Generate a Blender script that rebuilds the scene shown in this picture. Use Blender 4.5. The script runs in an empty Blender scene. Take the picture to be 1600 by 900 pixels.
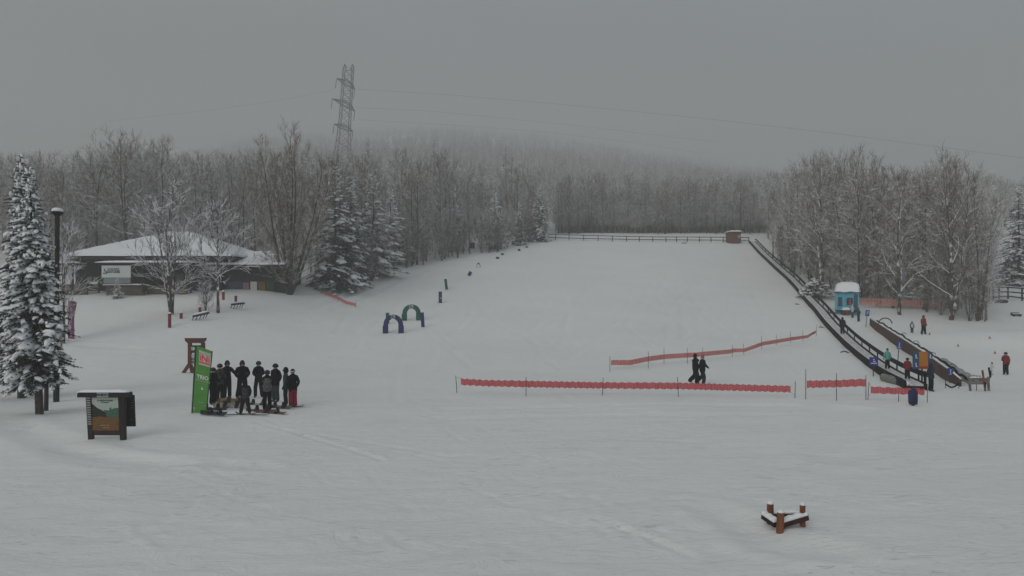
import bpy, bmesh, math, random
import numpy as np
from mathutils import Vector, Matrix, Euler, noise

C = bpy.context.scene.collection
R = math.radians
PI = math.pi
EYE = 5.1          # camera height
F = 1142.6         # focal length in photograph pixels (70 degree lens)

# ------------------------------------------------------------------ terrain
_GY = [(-200, 0.6), (-60, .5), (-20, .3), (0, .1), (14, 0), (28, -.05), (36, -.3), (42, -.55), (48, -.7), (56, -.5), (64, .05), (72, .95), (80, 2.2),
       (90, 4.0), (100, 6.0), (110, 8.05), (120, 10.1), (130, 12.15), (138, 13.8), (143, 14.75), (149, 15.85), (157, 16.9), (168, 17.9), (185, 20.8),
       (205, 24), (260, 35), (350, 53), (450, 76), (600, 110), (750, 146), (900, 184), (1100, 238), (1300, 270)]
_ys = np.arange(-200, 1500, .5)
_zs = np.interp(_ys, [p[0] for p in _GY], [p[1] for p in _GY])
_k = np.hanning(21); _k /= _k.sum()
_zs = np.convolve(np.pad(_zs, 10, mode='edge'), _k, mode='valid')
_AM = [(-1.2, .3), (-.7, .45), (-.55, .7), (-.35, .93), (-.1, 1.0), (.05, .94), (.18, .84), (.3, .74), (.45, .68), (.7, .62), (1.2, .6)]

def sm(t):
    t = np.clip(t, 0, 1)
    return t * t * (3 - 2 * t)

def gz(x, y):
    x = np.asarray(x, float); y = np.asarray(y, float)
    base = np.interp(y, _ys, _zs)
    far = np.interp(y, [166, 260], [0, 1])
    am = np.interp(x / np.maximum(y, 30), [a[0] for a in _AM], [a[1] for a in _AM])
    z = np.where(y > 166, 17.6 + (base - 17.6) * (1 - far + far * am), base)
    # ground comes up towards the lodge on the left
    z = z + 2.45 * sm((-x - 13) / 17) * sm((y - 43) / 34) * (1 - .5 * sm((y - 100) / 50))
    # snow bank under the planted strip before the lodge
    z = z + .45 * np.exp(-((x + 28) / 7) ** 2 - ((y - 66) / 5) ** 2)
    # bank at the far right, road behind
    z = z + .75 * sm((x - 34) / 10) * np.exp(-((y - 66) / 4.) ** 2) - .25 * sm((x - 40) / 8) * np.exp(-((y - 76) / 5.) ** 2)
    # bump the hut stands on, trench of the lift
    z = z + .35 * np.exp(-((x - 36) / 4.5) ** 2 - ((y - 79) / 5) ** 2)
    # mound round the little corner fence
    z = z - .03 * np.exp(-((x - 5.7) / 1.3) ** 2 - ((y - 15.3) / 1.0) ** 2)
    # soft unevenness
    z = z + .05 * np.sin(x * .31 + 1.3 * np.sin(y * .11)) * np.sin(y * .23 + .7) + .025 * np.sin(x * .83 + y * .37) * np.sin(y * .71 - x * .21 + 2)
    w = np.clip((y - 160) / 60, 0, 1)
    z = z + w * (2.2 * np.sin(x * .031 + 1) * np.sin(y * .027) + 1.1 * np.sin(x * .083 + y * .05))
    return z

def g(x, y):
    return float(gz(x, y))

def at(px, py, y0=6.0):
    """the point of the ground seen at a place of the photograph"""
    y = np.arange(y0, 420, .05)
    x = (px - 800) / F * y
    zr = EYE + (450 - py) / F * y
    d = zr - gz(x, y)
    i = int(np.argmax(d < 0))
    if d[i] >= 0: i = len(y) - 1
    return Vector((float(x[i]), float(y[i]), float(gz(x[i], y[i]))))

def col(px, y):
    x = (px - 800) / F * y
    return Vector((x, y, g(x, y)))

def P(px, py, y):
    return Vector(((px - 800) / F * y, y, EYE + (450 - py) / F * y))

# ------------------------------------------------------------------ materials
MATS = {}
def nn(nt, t, **kw):
    n = nt.nodes.new(t)
    for k, v in kw.items():
        if k in n.inputs: n.inputs[k].default_value = v
        else: setattr(n, k, v)
    return n

def mat(name, colr, rough=.7, var=.12, scale=8, bump=0., metal=0., snow=0., snow_lo=.25, spec=.3, col2=None, stretch=None):
    """a procedural surface: base colour broken up by noise; snow > 0 lays snow on what faces up"""
    if name in MATS: return MATS[name]
    m = bpy.data.materials.new(name); m.use_nodes = True
    nt = m.node_tree; b = nt.nodes['Principled BSDF']; L = nt.links
    b.inputs['Roughness'].default_value = rough
    b.inputs['Metallic'].default_value = metal
    b.inputs['Specular IOR Level'].default_value = spec
    tc = nn(nt, 'ShaderNodeTexCoord'); src = tc.outputs['Object']
    if stretch:
        mp = nn(nt, 'ShaderNodeMapping'); mp.inputs['Scale'].default_value = stretch
        L.new(src, mp.inputs['Vector']); src = mp.outputs['Vector']
    nz = nn(nt, 'ShaderNodeTexNoise', Scale=scale, Detail=4.0, Roughness=.6)
    L.new(src, nz.inputs['Vector'])
    c2 = col2 or tuple(max(0, c * (1 - 2.2 * var)) for c in colr)
    c1 = tuple(min(1, c * (1 + var)) for c in colr)
    rp = nn(nt, 'ShaderNodeValToRGB')
    rp.color_ramp.elements[0].position = .3; rp.color_ramp.elements[1].position = .7
    rp.color_ramp.elements[0].color = (*c2, 1); rp.color_ramp.elements[1].color = (*c1, 1)
    L.new(nz.outputs['Fac'], rp.inputs['Fac'])
    out = rp.outputs['Color']
    if snow > 0:
        ge = nn(nt, 'ShaderNodeNewGeometry'); sx = nn(nt, 'ShaderNodeSeparateXYZ')
        L.new(ge.outputs['Normal'], sx.inputs[0])
        n2 = nn(nt, 'ShaderNodeTexNoise', Scale=1.7, Detail=3.0)
        L.new(tc.outputs['Object'], n2.inputs['Vector'])
        ma = nn(nt, 'ShaderNodeMath', operation='MULTIPLY_ADD'); ma.inputs[1].default_value = 1.6; ma.inputs[2].default_value = -.8
        L.new(n2.outputs['Fac'], ma.inputs[0])
        ad = nn(nt, 'ShaderNodeMath', operation='ADD'); L.new(ma.outputs[0], ad.inputs[0]); L.new(sx.outputs['Z'], ad.inputs[1])
        mr = nn(nt, 'ShaderNodeMapRange'); mr.inputs['From Min'].default_value = snow_lo; mr.inputs['From Max'].default_value = snow_lo + .25
        mr.inputs['To Max'].default_value = snow
        L.new(ad.outputs[0], mr.inputs['Value'])
        mx = nn(nt, 'ShaderNodeMix', data_type='RGBA'); mx.inputs[7].default_value = (.80, .82, .85, 1)
        L.new(mr.outputs[0], mx.inputs[0]); L.new(out, mx.inputs[6]); out = mx.outputs[2]
    L.new(out, b.inputs['Base Color'])
    if bump > 0:
        bp = nn(nt, 'ShaderNodeBump', Strength=min(1, bump * 10), Distance=bump)
        L.new(nz.outputs['Fac'], bp.inputs['Height']); L.new(bp.outputs[0], b.inputs['Normal'])
    MATS[name] = m
    return m

def net_mat(name, colr, n_diag=9., open_=.25, sep=True):
    """orange safety netting: real openings in the sheet by a diamond pattern"""
    m = bpy.data.materials.new(name); m.use_nodes = True
    nt = m.node_tree; L = nt.links; b = nt.nodes['Principled BSDF']
    b.inputs['Base Color'].default_value = (*colr, 1); b.inputs['Roughness'].default_value = .6
    uv = nn(nt, 'ShaderNodeUVMap')
    sp = nn(nt, 'ShaderNodeSeparateXYZ'); L.new(uv.outputs[0], sp.inputs[0])
    # chevron rows: |frac| folded
    a = nn(nt, 'ShaderNodeMath', operation='ABSOLUTE'); s = nn(nt, 'ShaderNodeMath', operation='SUBTRACT'); s.inputs[1].default_value = .5
    L.new(sp.outputs['Y'], s.inputs[0]); L.new(s.outputs[0], a.inputs[0])
    m1 = nn(nt, 'ShaderNodeMath', operation='MULTIPLY'); m1.inputs[1].default_value = n_diag * .10
    L.new(a.outputs[0], m1.inputs[0])
    ad = nn(nt, 'ShaderNodeMath', operation='ADD'); L.new(sp.outputs['X'], ad.inputs[0]); L.new(m1.outputs[0], ad.inputs[1])
    m2 = nn(nt, 'ShaderNodeMath', operation='MULTIPLY'); m2.inputs[1].default_value = 1 / .21
    L.new(ad.outputs[0], m2.inputs[0])
    fr = nn(nt, 'ShaderNodeMath', operation='FRACT'); L.new(m2.outputs[0], fr.inputs[0])
    rp = nn(nt, 'ShaderNodeValToRGB'); rp.color_ramp.elements[0].position = .55; rp.color_ramp.elements[1].position = .75
    rp.color_ramp.elements[0].color = (*colr, 1); rp.color_ramp.elements[1].color = (*[c * .45 for c in colr], 1)
    L.new(fr.outputs[0], rp.inputs['Fac']); L.new(rp.outputs['Color'], b.inputs['Base Color'])
    if open_ > 0:
        rq = nn(nt, 'ShaderNodeMapRange'); rq.inputs['From Min'].default_value = .5; rq.inputs['From Max'].default_value = .7
        rq.inputs['To Min'].default_value = 1.; rq.inputs['To Max'].default_value = 1 - open_
        L.new(fr.outputs[0], rq.inputs['Value']); L.new(rq.outputs[0], b.inputs['Alpha'])
    MATS[name] = m
    return m

# ------------------------------------------------------------------ mesh building
class MB:
    def __init__(s): s.v = []; s.f = []; s.m = []; s.uv = None
    def add(s, vs, fs, mi=0):
        o = len(s.v); s.v.extend(tuple(v) for v in vs)
        for f in fs: s.f.append(tuple(i + o for i in f)); s.m.append(mi)
    def box(s, c, d, rz=0, mi=0, M=None):
        x, y, z = d[0] / 2, d[1] / 2, d[2] / 2
        vs = [Vector((a * x, b * y, e * z)) for a in (-1, 1) for b in (-1, 1) for e in (-1, 1)]
        T = M if M is not None else Matrix.Translation(Vector(c)) @ Matrix.Rotation(rz, 4, 'Z')
        s.add([T @ v for v in vs], [(0, 1, 3, 2), (4, 6, 7, 5), (0, 4, 5, 1), (2, 3, 7, 6), (0, 2, 6, 4), (1, 5, 7, 3)], mi)
    def bar(s, a, b, w, h, mi=0, up=(0, 0, 1)):
        """a rectangular bar from a to b: w sideways, h upwards"""
        a = Vector(a); b = Vector(b); d = (b - a); L = d.length
        if L < 1e-6: return
        d.normalize(); u = Vector(up)
        if abs(d.dot(u)) > .99: u = Vector((0, 1, 0))
        sd = d.cross(u).normalized(); u = sd.cross(d).normalized()
        vs = []
        for p in (a, b):
            for i, j in ((-1, -1), (1, -1), (1, 1), (-1, 1)): vs.append(p + sd * (i * w / 2) + u * (j * h / 2))
        s.add(vs, [(3, 2, 1, 0), (4, 5, 6, 7), (0, 1, 5, 4), (1, 2, 6, 5), (2, 3, 7, 6), (3, 0, 4, 7)], mi)
    def tube(s, pts, rs, n=6, mi=0, cap=True):
        pts = [Vector(p) for p in pts]
        if not hasattr(rs, '__len__'): rs = [rs] * len(pts)
        o = len(s.v); k = len(pts)
        for i, p in enumerate(pts):
            d = (pts[min(i + 1, k - 1)] - pts[max(i - 1, 0)])
            if d.length < 1e-9: d = Vector((0, 0, 1))
            d.normalize()
            r = Vector((0, 0, 1)) if abs(d.z) < .95 else Vector((1, 0, 0))
            sd = d.cross(r).normalized(); u = sd.cross(d)
            for j in range(n):
                t = 2 * PI * (j + .0) / n + PI / 2
                q = p + (sd * math.cos(t) + u * math.sin(t)) * rs[i]
                s.v.append((q.x, q.y, q.z))
        for i in range(k - 1):
            for j in range(n):
                a = o + i * n + j; b = o + i * n + (j + 1) % n
                s.f.append((a, b, b + n, a + n)); s.m.append(mi)
        if cap and n > 2:
            s.f.append(tuple(o + j for j in range(n))[::-1]); s.m.append(mi)
            s.f.append(tuple(o + (k - 1) * n + j for j in range(n))); s.m.append(mi)
    def lathe(s, prof, n=16, c=(0, 0, 0), mi=0):
        o = len(s.v); c = Vector(c)
        for r, z in prof:
            for j in range(n):
                t = 2 * PI * j / n; s.v.append((c.x + r * math.cos(t), c.y + r * math.sin(t), c.z + z))
        for i in range(len(prof) - 1):
            for j in range(n):
                a = o + i * n + j; b = o + i * n + (j + 1) % n
                s.f.append((a, b, b + n, a + n)); s.m.append(mi)
        s.f.append(tuple(o + j for j in range(n))[::-1]); s.m.append(mi)
        s.f.append(tuple(o + (len(prof) - 1) * n + j for j in range(n))); s.m.append(mi)
    def prism(s, poly, thick, M=None, mi=0):
        """outline in the local xz plane, given thickness along y"""
        n = len(poly); M = M or Matrix.Identity(4)
        vs = [M @ Vector((x, -thick / 2, z)) for x, z in poly] + [M @ Vector((x, thick / 2, z)) for x, z in poly]
        fs = [tuple(range(n)), tuple(range(2 * n - 1, n - 1, -1))] + [((i + 1) % n, i, i + n, (i + 1) % n + n) for i in range(n)]
        s.add(vs, fs, mi)
    def blob(s, c, r, mi=0, seed=0, amp=.18, sub=1):
        vs, fs = ICO[sub]; c = Vector(c)
        o = Vector((seed * 3.1, seed * 1.7, seed * .9))
        s.add([c + Vector((v.x * r[0], v.y * r[1], v.z * r[2])) * (1 + amp * noise.noise(v * 1.9 + o)) for v in vs], fs, mi)
    def build(s, name, mats, parent=None, smooth=False, loc=None):
        me = bpy.data.meshes.new(name)
        me.from_pydata(s.v, [], s.f)
        if not isinstance(mats, (list, tuple)): mats = [mats]
        for m in mats: me.materials.append(m)
        if len(mats) > 1: me.polygons.foreach_set('material_index', s.m)
        if smooth: me.polygons.foreach_set('use_smooth', [True] * len(me.polygons))
        me.update()
        o = bpy.data.objects.new(name, me); C.objects.link(o)
        if parent is not None: o.parent = parent
        if loc is not None: o.location = loc
        return o

def _ico(sub):
    bm = bmesh.new(); bmesh.ops.create_icosphere(bm, subdivisions=sub, radius=1)
    r = ([v.co.copy() for v in bm.verts], [tuple(v.index for v in f.verts) for f in bm.faces]); bm.free(); return r
ICO = {1: _ico(1), 2: _ico(2), 3: _ico(3)}

def tag(o, label=None, cat=None, group=None, kind=None):
    if label: o['label'] = label
    if cat: o['category'] = cat
    if group: o['group'] = group
    if kind: o['kind'] = kind
    return o

def thing(name, loc, label, cat, rz=0, group=None):
    o = bpy.data.objects.new(name, None); C.objects.link(o)
    o.location = loc; o.rotation_euler = (0, 0, rz); o.empty_display_size = .3
    return tag(o, label, cat, group)

def copy_tree(o, parent=None):
    c = o.copy(); C.objects.link(c); c.parent = parent
    for ch in o.children: copy_tree(ch, c)
    return c

FONT = None
def text_mesh(name, s, size, m, parent, loc, rz=0, bold=0., ext=.004, align='CENTER', rx=PI / 2, sx=1., ry=0., shear=0.):
    cu = bpy.data.curves.new(name, 'FONT'); cu.body = s; cu.size = size; cu.extrude = ext; cu.align_x = align; cu.align_y = 'CENTER'
    cu.offset = bold; cu.resolution_u = 3
    t = bpy.data.objects.new(name, cu); C.objects.link(t)
    bpy.context.view_layer.update()
    me = bpy.data.meshes.new_from_object(t.evaluated_get(bpy.context.evaluated_depsgraph_get()))
    bpy.data.objects.remove(t); bpy.data.curves.remove(cu)
    if shear:
        for v in me.vertices: v.co.y -= v.co.x * math.tan(shear)
    me.name = name; me.materials.clear(); me.materials.append(m)
    o = bpy.data.objects.new(name, me); C.objects.link(o); o.parent = parent; o.location = loc; o.rotation_euler = (rx, ry, rz); o.scale = (sx, 1, 1)
    return o
HAZE = 0.00155
EXPO = -0.09
# ------------------------------------------------------------------ camera, sky, sun, air
cam = bpy.data.cameras.new('camera'); cam.sensor_width = 36; cam.lens = 36 * F / 1600; cam.clip_end = 6000; cam.clip_start = .2
co = bpy.data.objects.new('camera', cam); C.objects.link(co); co.location = (0, 0, EYE); co.rotation_euler = (PI / 2, 0, 0)
sc = bpy.context.scene; sc.camera = co
sc.view_settings.view_transform = 'Standard'; sc.view_settings.look = 'None'; sc.view_settings.exposure = EXPO; sc.view_settings.gamma = 1
sc.view_settings.use_curve_mapping = False
sc.cycles.use_denoising = True
sc.cycles.max_bounces = 6; sc.cycles.volume_bounces = 1; sc.cycles.transparent_max_bounces = 8
SUN_EL, SUN_AZ = R(24), R(215)
w = bpy.data.worlds.new('World'); sc.world = w; w.use_nodes = True
nt = w.node_tree; L = nt.links; bg = nt.nodes['Background']
sky = nn(nt, 'ShaderNodeTexSky'); sky.sky_type = 'NISHITA'; sky.sun_disc = False; sky.sun_elevation = SUN_EL; sky.sun_rotation = SUN_AZ
sky.dust_density = 4; sky.air_density = 1.2
hs = nn(nt, 'ShaderNodeHueSaturation'); hs.inputs['Saturation'].default_value = .22
L.new(sky.outputs[0], hs.inputs['Color'])
# the cloud deck: overcast brightness rises from the horizon to the zenith
tc = nn(nt, 'ShaderNodeTexCoord'); sp = nn(nt, 'ShaderNodeSeparateXYZ'); L.new(tc.outputs['Generated'], sp.inputs[0])
cr = nn(nt, 'ShaderNodeValToRGB'); e = cr.color_ramp.elements
e[0].position = 0; e[0].color = (1.68, 1.76, 1.78, 1); e[1].position = 1; e[1].color = (6.15, 6.1, 6.15, 1)
for p, c in ((.12, (1.70, 1.86, 2.0)), (.28, (1.74, 2.0, 2.32)), (.45, (3.0, 3.12, 3.3))):
    k = e.new(p); k.color = (*c, 1)
L.new(sp.outputs['Z'], cr.inputs['Fac'])
nz = nn(nt, 'ShaderNodeTexNoise', Scale=1.6, Detail=3.0); mp = nn(nt, 'ShaderNodeMapping'); mp.inputs['Scale'].default_value = (1, 1, 3)
L.new(tc.outputs['Generated'], mp.inputs['Vector']); L.new(mp.outputs[0], nz.inputs['Vector'])
mr = nn(nt, 'ShaderNodeMapRange'); mr.inputs['To Min'].default_value = .85; mr.inputs['To Max'].default_value = 1.15
mr.inputs['From Min'].default_value = .3; mr.inputs['From Max'].default_value = .7
L.new(nz.outputs['Fac'], mr.inputs['Value'])
# a little lighter and warmer to the left, bluer to the right
lr = nn(nt, 'ShaderNodeValToRGB'); lr.color_ramp.elements[0].position = .18; lr.color_ramp.elements[0].color = (1.32, 1.28, 1.04, 1)
lr.color_ramp.elements[1].position = .82; lr.color_ramp.elements[1].color = (.93, 1.03, 1.14, 1)
kk = lr.color_ramp.elements.new(.40); kk.color = (.96, 1.0, 1.06, 1)
mx_ = nn(nt, 'ShaderNodeMapRange'); mx_.inputs['From Min'].default_value = -1; L.new(sp.outputs['X'], mx_.inputs['Value']); L.new(mx_.outputs[0], lr.inputs['Fac'])
m1 = nn(nt, 'ShaderNodeMix', data_type='RGBA', blend_type='MULTIPLY'); m1.inputs[0].default_value = 1; L.new(cr.outputs[0], m1.inputs[6]); L.new(mr.outputs[0], m1.inputs[7])
m3 = nn(nt, 'ShaderNodeMix', data_type='RGBA', blend_type='MULTIPLY'); m3.inputs[0].default_value = 1; L.new(m1.outputs[2], m3.inputs[6]); L.new(lr.outputs[0], m3.inputs[7])
m2 = nn(nt, 'ShaderNodeMix', data_type='RGBA'); m2.inputs[0].default_value = .88; L.new(hs.outputs[0], m2.inputs[6]); L.new(m3.outputs[2], m2.inputs[7])
L.new(m2.outputs[2], bg.inputs['Color']); bg.inputs['Strength'].default_value = .094
sl = bpy.data.lights.new('sun', 'SUN'); sl.energy = .9; sl.angle = R(42); sl.color = (1, .96, .9)
so = bpy.data.objects.new('sun', sl); C.objects.link(so)
so.rotation_euler = Euler((PI / 2 - SUN_EL, 0, PI - SUN_AZ + 0), 'XYZ')
_d = Vector((math.sin(SUN_AZ) * math.cos(SUN_EL), math.cos(SUN_AZ) * math.cos(SUN_EL), math.sin(SUN_EL)))
so.rotation_euler = (-_d).to_track_quat('-Z', 'Y').to_euler()

hz = MB(); hz.box((0, 660, 160), (2600, 1520, 340))
hm = bpy.data.materials.new('haze'); hm.use_nodes = True; hn = hm.node_tree; hn.nodes.clear()
ho = hn.nodes.new('ShaderNodeOutputMaterial'); hv = hn.nodes.new('ShaderNodeVolumePrincipled')
hv.inputs['Color'].default_value = (.93, .95, .94, 1); hv.inputs['Density'].default_value = HAZE; hv.inputs['Anisotropy'].default_value = 0
hn.links.new(hv.outputs[0], ho.inputs['Volume'])
if HAZE > 0:
    h = hz.build('haze', hm); tag(h, 'pale winter haze hanging over the slope and the wooded hill', 'haze', kind='stuff')

# ------------------------------------------------------------------ snow ground
sn = bpy.data.materials.new('snow'); sn.use_nodes = True; nt = sn.node_tree; L = nt.links; b = nt.nodes['Principled BSDF']
b.inputs['Roughness'].default_value = .75; b.inputs['Specular IOR Level'].default_value = .2
tc = nn(nt, 'ShaderNodeTexCoord')
n1 = nn(nt, 'ShaderNodeTexNoise', Scale=.09, Detail=5.0, Roughness=.6); L.new(tc.outputs['Object'], n1.inputs['Vector'])
rp = nn(nt, 'ShaderNodeValToRGB'); rp.color_ramp.elements[0].position = .3; rp.color_ramp.elements[1].position = .7
rp.color_ramp.elements[0].color = (.765, .79, .785, 1); rp.color_ramp.elements[1].color = (.83, .85, .84, 1)
L.new(n1.outputs['Fac'], rp.inputs['Fac']); L.new(rp.outputs[0], b.inputs['Base Color'])
# wind and ski texture: flattened streaks plus crumbs
mp = nn(nt, 'ShaderNodeMapping'); mp.inputs['Scale'].default_value = (.55, 1.1, 1); mp.inputs['Rotation'].default_value = (0, 0, R(-9)); L.new(tc.outputs['Object'], mp.inputs['Vector'])
n2 = nn(nt, 'ShaderNodeTexNoise', Scale=1.3, Detail=9.0, Roughness=.68, Distortion=.9); L.new(mp.outputs[0], n2.inputs['Vector'])
mp2 = nn(nt, 'ShaderNodeMapping'); mp2.inputs['Scale'].default_value = (.5, 2.2, 1); mp2.inputs['Rotation'].default_value = (0, 0, R(14)); L.new(tc.outputs['Object'], mp2.inputs['Vector'])
n3 = nn(nt, 'ShaderNodeTexNoise', Scale=2.2, Detail=5.0, Roughness=.65, Distortion=2.4); L.new(mp2.outputs[0], n3.inputs['Vector'])
ms = nn(nt, 'ShaderNodeMapRange'); ms.inputs['From Min'].default_value = .60; ms.inputs['From Max'].default_value = .74; L.new(n3.outputs['Fac'], ms.inputs['Value'])
n4 = nn(nt, 'ShaderNodeTexNoise', Scale=.35, Detail=2.0); L.new(tc.outputs['Object'], n4.inputs['Vector'])
mq = nn(nt, 'ShaderNodeMapRange'); mq.inputs['From Min'].default_value = .42; mq.inputs['From Max'].default_value = .62; L.new(n4.outputs['Fac'], mq.inputs['Value'])
mu = nn(nt, 'ShaderNodeMath', operation='MULTIPLY'); L.new(ms.outputs[0], mu.inputs[0]); L.new(mq.outputs[0], mu.inputs[1])
ad = nn(nt, 'ShaderNodeMath', operation='MULTIPLY_ADD'); ad.inputs[1].default_value = .42; L.new(mu.outputs[0], ad.inputs[0]); L.new(n2.outputs['Fac'], ad.inputs[2])
n5 = nn(nt, 'ShaderNodeTexNoise', Scale=9.0, Detail=6.0, Roughness=.75); L.new(mp.outputs[0], n5.inputs['Vector'])
a5 = nn(nt, 'ShaderNodeMath', operation='MULTIPLY_ADD'); a5.inputs[1].default_value = .16; L.new(n5.outputs['Fac'], a5.inputs[0]); L.new(ad.outputs[0], a5.inputs[2])
bp = nn(nt, 'ShaderNodeBump', Strength=.75, Distance=.13); L.new(a5.outputs[0], bp.inputs['Height']); L.new(bp.outputs[0], b.inputs['Normal'])
MATS['snow'] = sn

# ski and groomer tracks pressed into the mesh: (pixels of the photograph, width m, depth m)
_tr = []
def track(pp, wd, dp):
    pts = [at(*p) for p in pp]
    q = []
    for a, b_ in zip(pts[:-1], pts[1:]):
        for k in range(24): q.append(a.lerp(b_, k / 24))
    _tr.append((np.array([(p.x, p.y) for p in q]), wd, dp))
track([(500, 478), (560, 455), (610, 430), (680, 408), (760, 395)], .45, .09)
track([(522, 486), (580, 460), (628, 436), (700, 412), (775, 397)], .45, .09)
track([(440, 500), (520, 470), (585, 437), (650, 412), (720, 400)], .4, .05)
track([(1330, 640), (1300, 660), (1296, 690), (1308, 715)], .8, .07)
track([(420, 668), (560, 690), (690, 712), (760, 712)], .12, .05)
track([(400, 660), (540, 700), (600, 720)], .12, .05)
track([(930, 810), (1010, 840), (1080, 870)], .12, .04)
track([(1120, 800), (1160, 822), (1210, 850), (1290, 858)], .5, .06)
track([(100, 700), (220, 720), (420, 730)], .4, .04)
track([(0, 655), (60, 680), (130, 712), (260, 730)], .6, .06)
track([(700, 640), (1000, 632), (1240, 634)], .5, .05)
track([(700, 655), (950, 650), (1250, 648)], .5, .04)
track([(130, 540), (230, 545), (330, 520), (480, 500)], .5, .05)

_rt = random.Random(12)
for k in range(46):      # ski and board lines down the slope
    px = _rt.uniform(600, 1180); py = _rt.uniform(390, 480); dx = _rt.uniform(-160, 120); am_ = _rt.uniform(5, 45); ph = _rt.uniform(0, 6); n_ = 7
    L_ = _rt.uniform(60, 190)
    track([(px + dx * i / n_ + am_ * math.sin(ph + i * 1.1) * (.3 + .7 * i / n_), py + L_ * i / n_) for i in range(n_)], _rt.uniform(.22, .4), _rt.uniform(.018, .035))
for k in range(60):      # skating and walking lines on the flat
    px = _rt.uniform(150, 1500); py = _rt.uniform(625, 850); dx = _rt.uniform(80, 320) * _rt.choice((-1, 1)); n_ = 5
    track([(px + dx * i / n_, py + _rt.uniform(-3, 3) + i * _rt.uniform(-3, 9)) for i in range(n_)], _rt.uniform(.09, .16), _rt.uniform(.010, .022))
ya = np.concatenate([np.arange(-60, 4, 4.), 4 + np.cumsum(np.linspace(.10, .34, 330)), []])
y1 = ya[-1]; ya = np.concatenate([ya, y1 + np.cumsum(np.linspace(.34, 1.2, 110))])
ya = np.concatenate([ya, ya[-1] + np.cumsum(np.geomspace(1.3, 48, 84))])
ta = np.concatenate([-np.geomspace(.9, 9, 14)[::-1], np.linspace(-.86, .86, 430), np.geomspace(.9, 9, 14)])
YY, TT = np.meshgrid(ya, ta, indexing='ij'); XX = TT * np.maximum(YY, 12)
ZZ = gz(XX, YY)
for pts, wd, dp in _tr:
    lo = pts.min(0) - 2; hi = pts.max(0) + 2
    msk = (XX > lo[0]) & (XX < hi[0]) & (YY > lo[1]) & (YY < hi[1])
    xs, ys = XX[msk], YY[msk]
    d = np.full(len(xs), 9.)
    for p in pts: d = np.minimum(d, np.hypot(xs - p[0], ys - p[1]))
    ZZ[msk] += -dp * np.exp(-(d / wd) ** 2) + dp * .6 * np.exp(-((d - 1.7 * wd) / (wd * .6)) ** 2)
rng = np.random.default_rng(5)
for k in range(170):     # footprints and scuffs near the people and the signs
    cx, cy = [(-12.2, 34), (-11.5, 32), (-18.5, 25.5), (5.5, 15.5), (10, 42), (22, 40), (-5, 38)][k % 7]
    x0, y0 = cx + rng.normal(0, 2.4), cy + rng.normal(0, 1.8)
    d2 = ((XX - x0) / .18) ** 2 + ((YY - y0) / .14) ** 2
    ZZ += -.028 * np.exp(-d2) * (d2 < 12)
ny, nx = YY.shape
V = np.stack([XX, YY, ZZ], -1).reshape(-1, 3)
idx = np.arange(ny * nx).reshape(ny, nx)
Fq = np.stack([idx[:-1, :-1], idx[:-1, 1:], idx[1:, 1:], idx[1:, :-1]], -1).reshape(-1, 4)
me = bpy.data.meshes.new('snow_ground'); me.vertices.add(len(V)); me.vertices.foreach_set('co', V.ravel().astype(np.float32))
me.loops.add(Fq.size); me.loops.foreach_set('vertex_index', Fq.ravel().astype(np.int32))
me.polygons.add(len(Fq)); me.polygons.foreach_set('loop_start', np.arange(0, Fq.size, 4, dtype=np.int32))
me.polygons.foreach_set('use_smooth', np.ones(len(Fq), bool)); me.update(calc_edges=True); me.validate()
me.materials.append(sn)
go = bpy.data.objects.new('snow_ground', me); C.objects.link(go); tag(go, kind='structure')
# ------------------------------------------------------------------ bare trees
bark = mat('bark', (.075, .060, .050), .9, .35, 5, snow=.95, snow_lo=.22)
bark2 = mat('bark_twig', (.195, .155, .125), .9, .35, 3, snow=.92, snow_lo=.27)
frost = mat('bark_frosted', (.19, .155, .125), .9, .3, 3, snow=.9, snow_lo=.12)
bark_s = mat('bark_snowy', (.075, .058, .05), .9, .3, 5, snow=.97, snow_lo=.02)
bark_w = mat('bark_pale', (.24, .22, .20), .9, .4, 3, snow=.9, snow_lo=.2)
needles = mat('needles', (.030, .046, .034), .8, .35, 6, col2=(.010, .017, .013))
snowcap = mat('snow_cap', (.80, .82, .85), .8, .02, 6)

def branch_pts(o, d, Ln, n, up, wob, rg):
    pts = [o]; d = d.normalized(); p = o
    for i in range(n):
        d = (d + Vector((rg.uniform(-wob, wob), rg.uniform(-wob, wob), up + rg.uniform(-wob, wob) * .6))).normalized()
        p = p + d * (Ln / n); pts.append(p)
    return pts

def along(pts, t):
    f = t * (len(pts) - 1); i = min(int(f), len(pts) - 2)
    return pts[i].lerp(pts[i + 1], f - i), (pts[i + 1] - pts[i]).normalized()

def side_dir(d, ang, az):
    r = Vector((0, 0, 1)) if abs(d.z) < .9 else Vector((1, 0, 0))
    s = d.cross(r).normalized(); u = s.cross(d)
    return (d * math.cos(ang) + (s * math.cos(az) + u * math.sin(az)) * math.sin(ang)).normalized()

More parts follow.
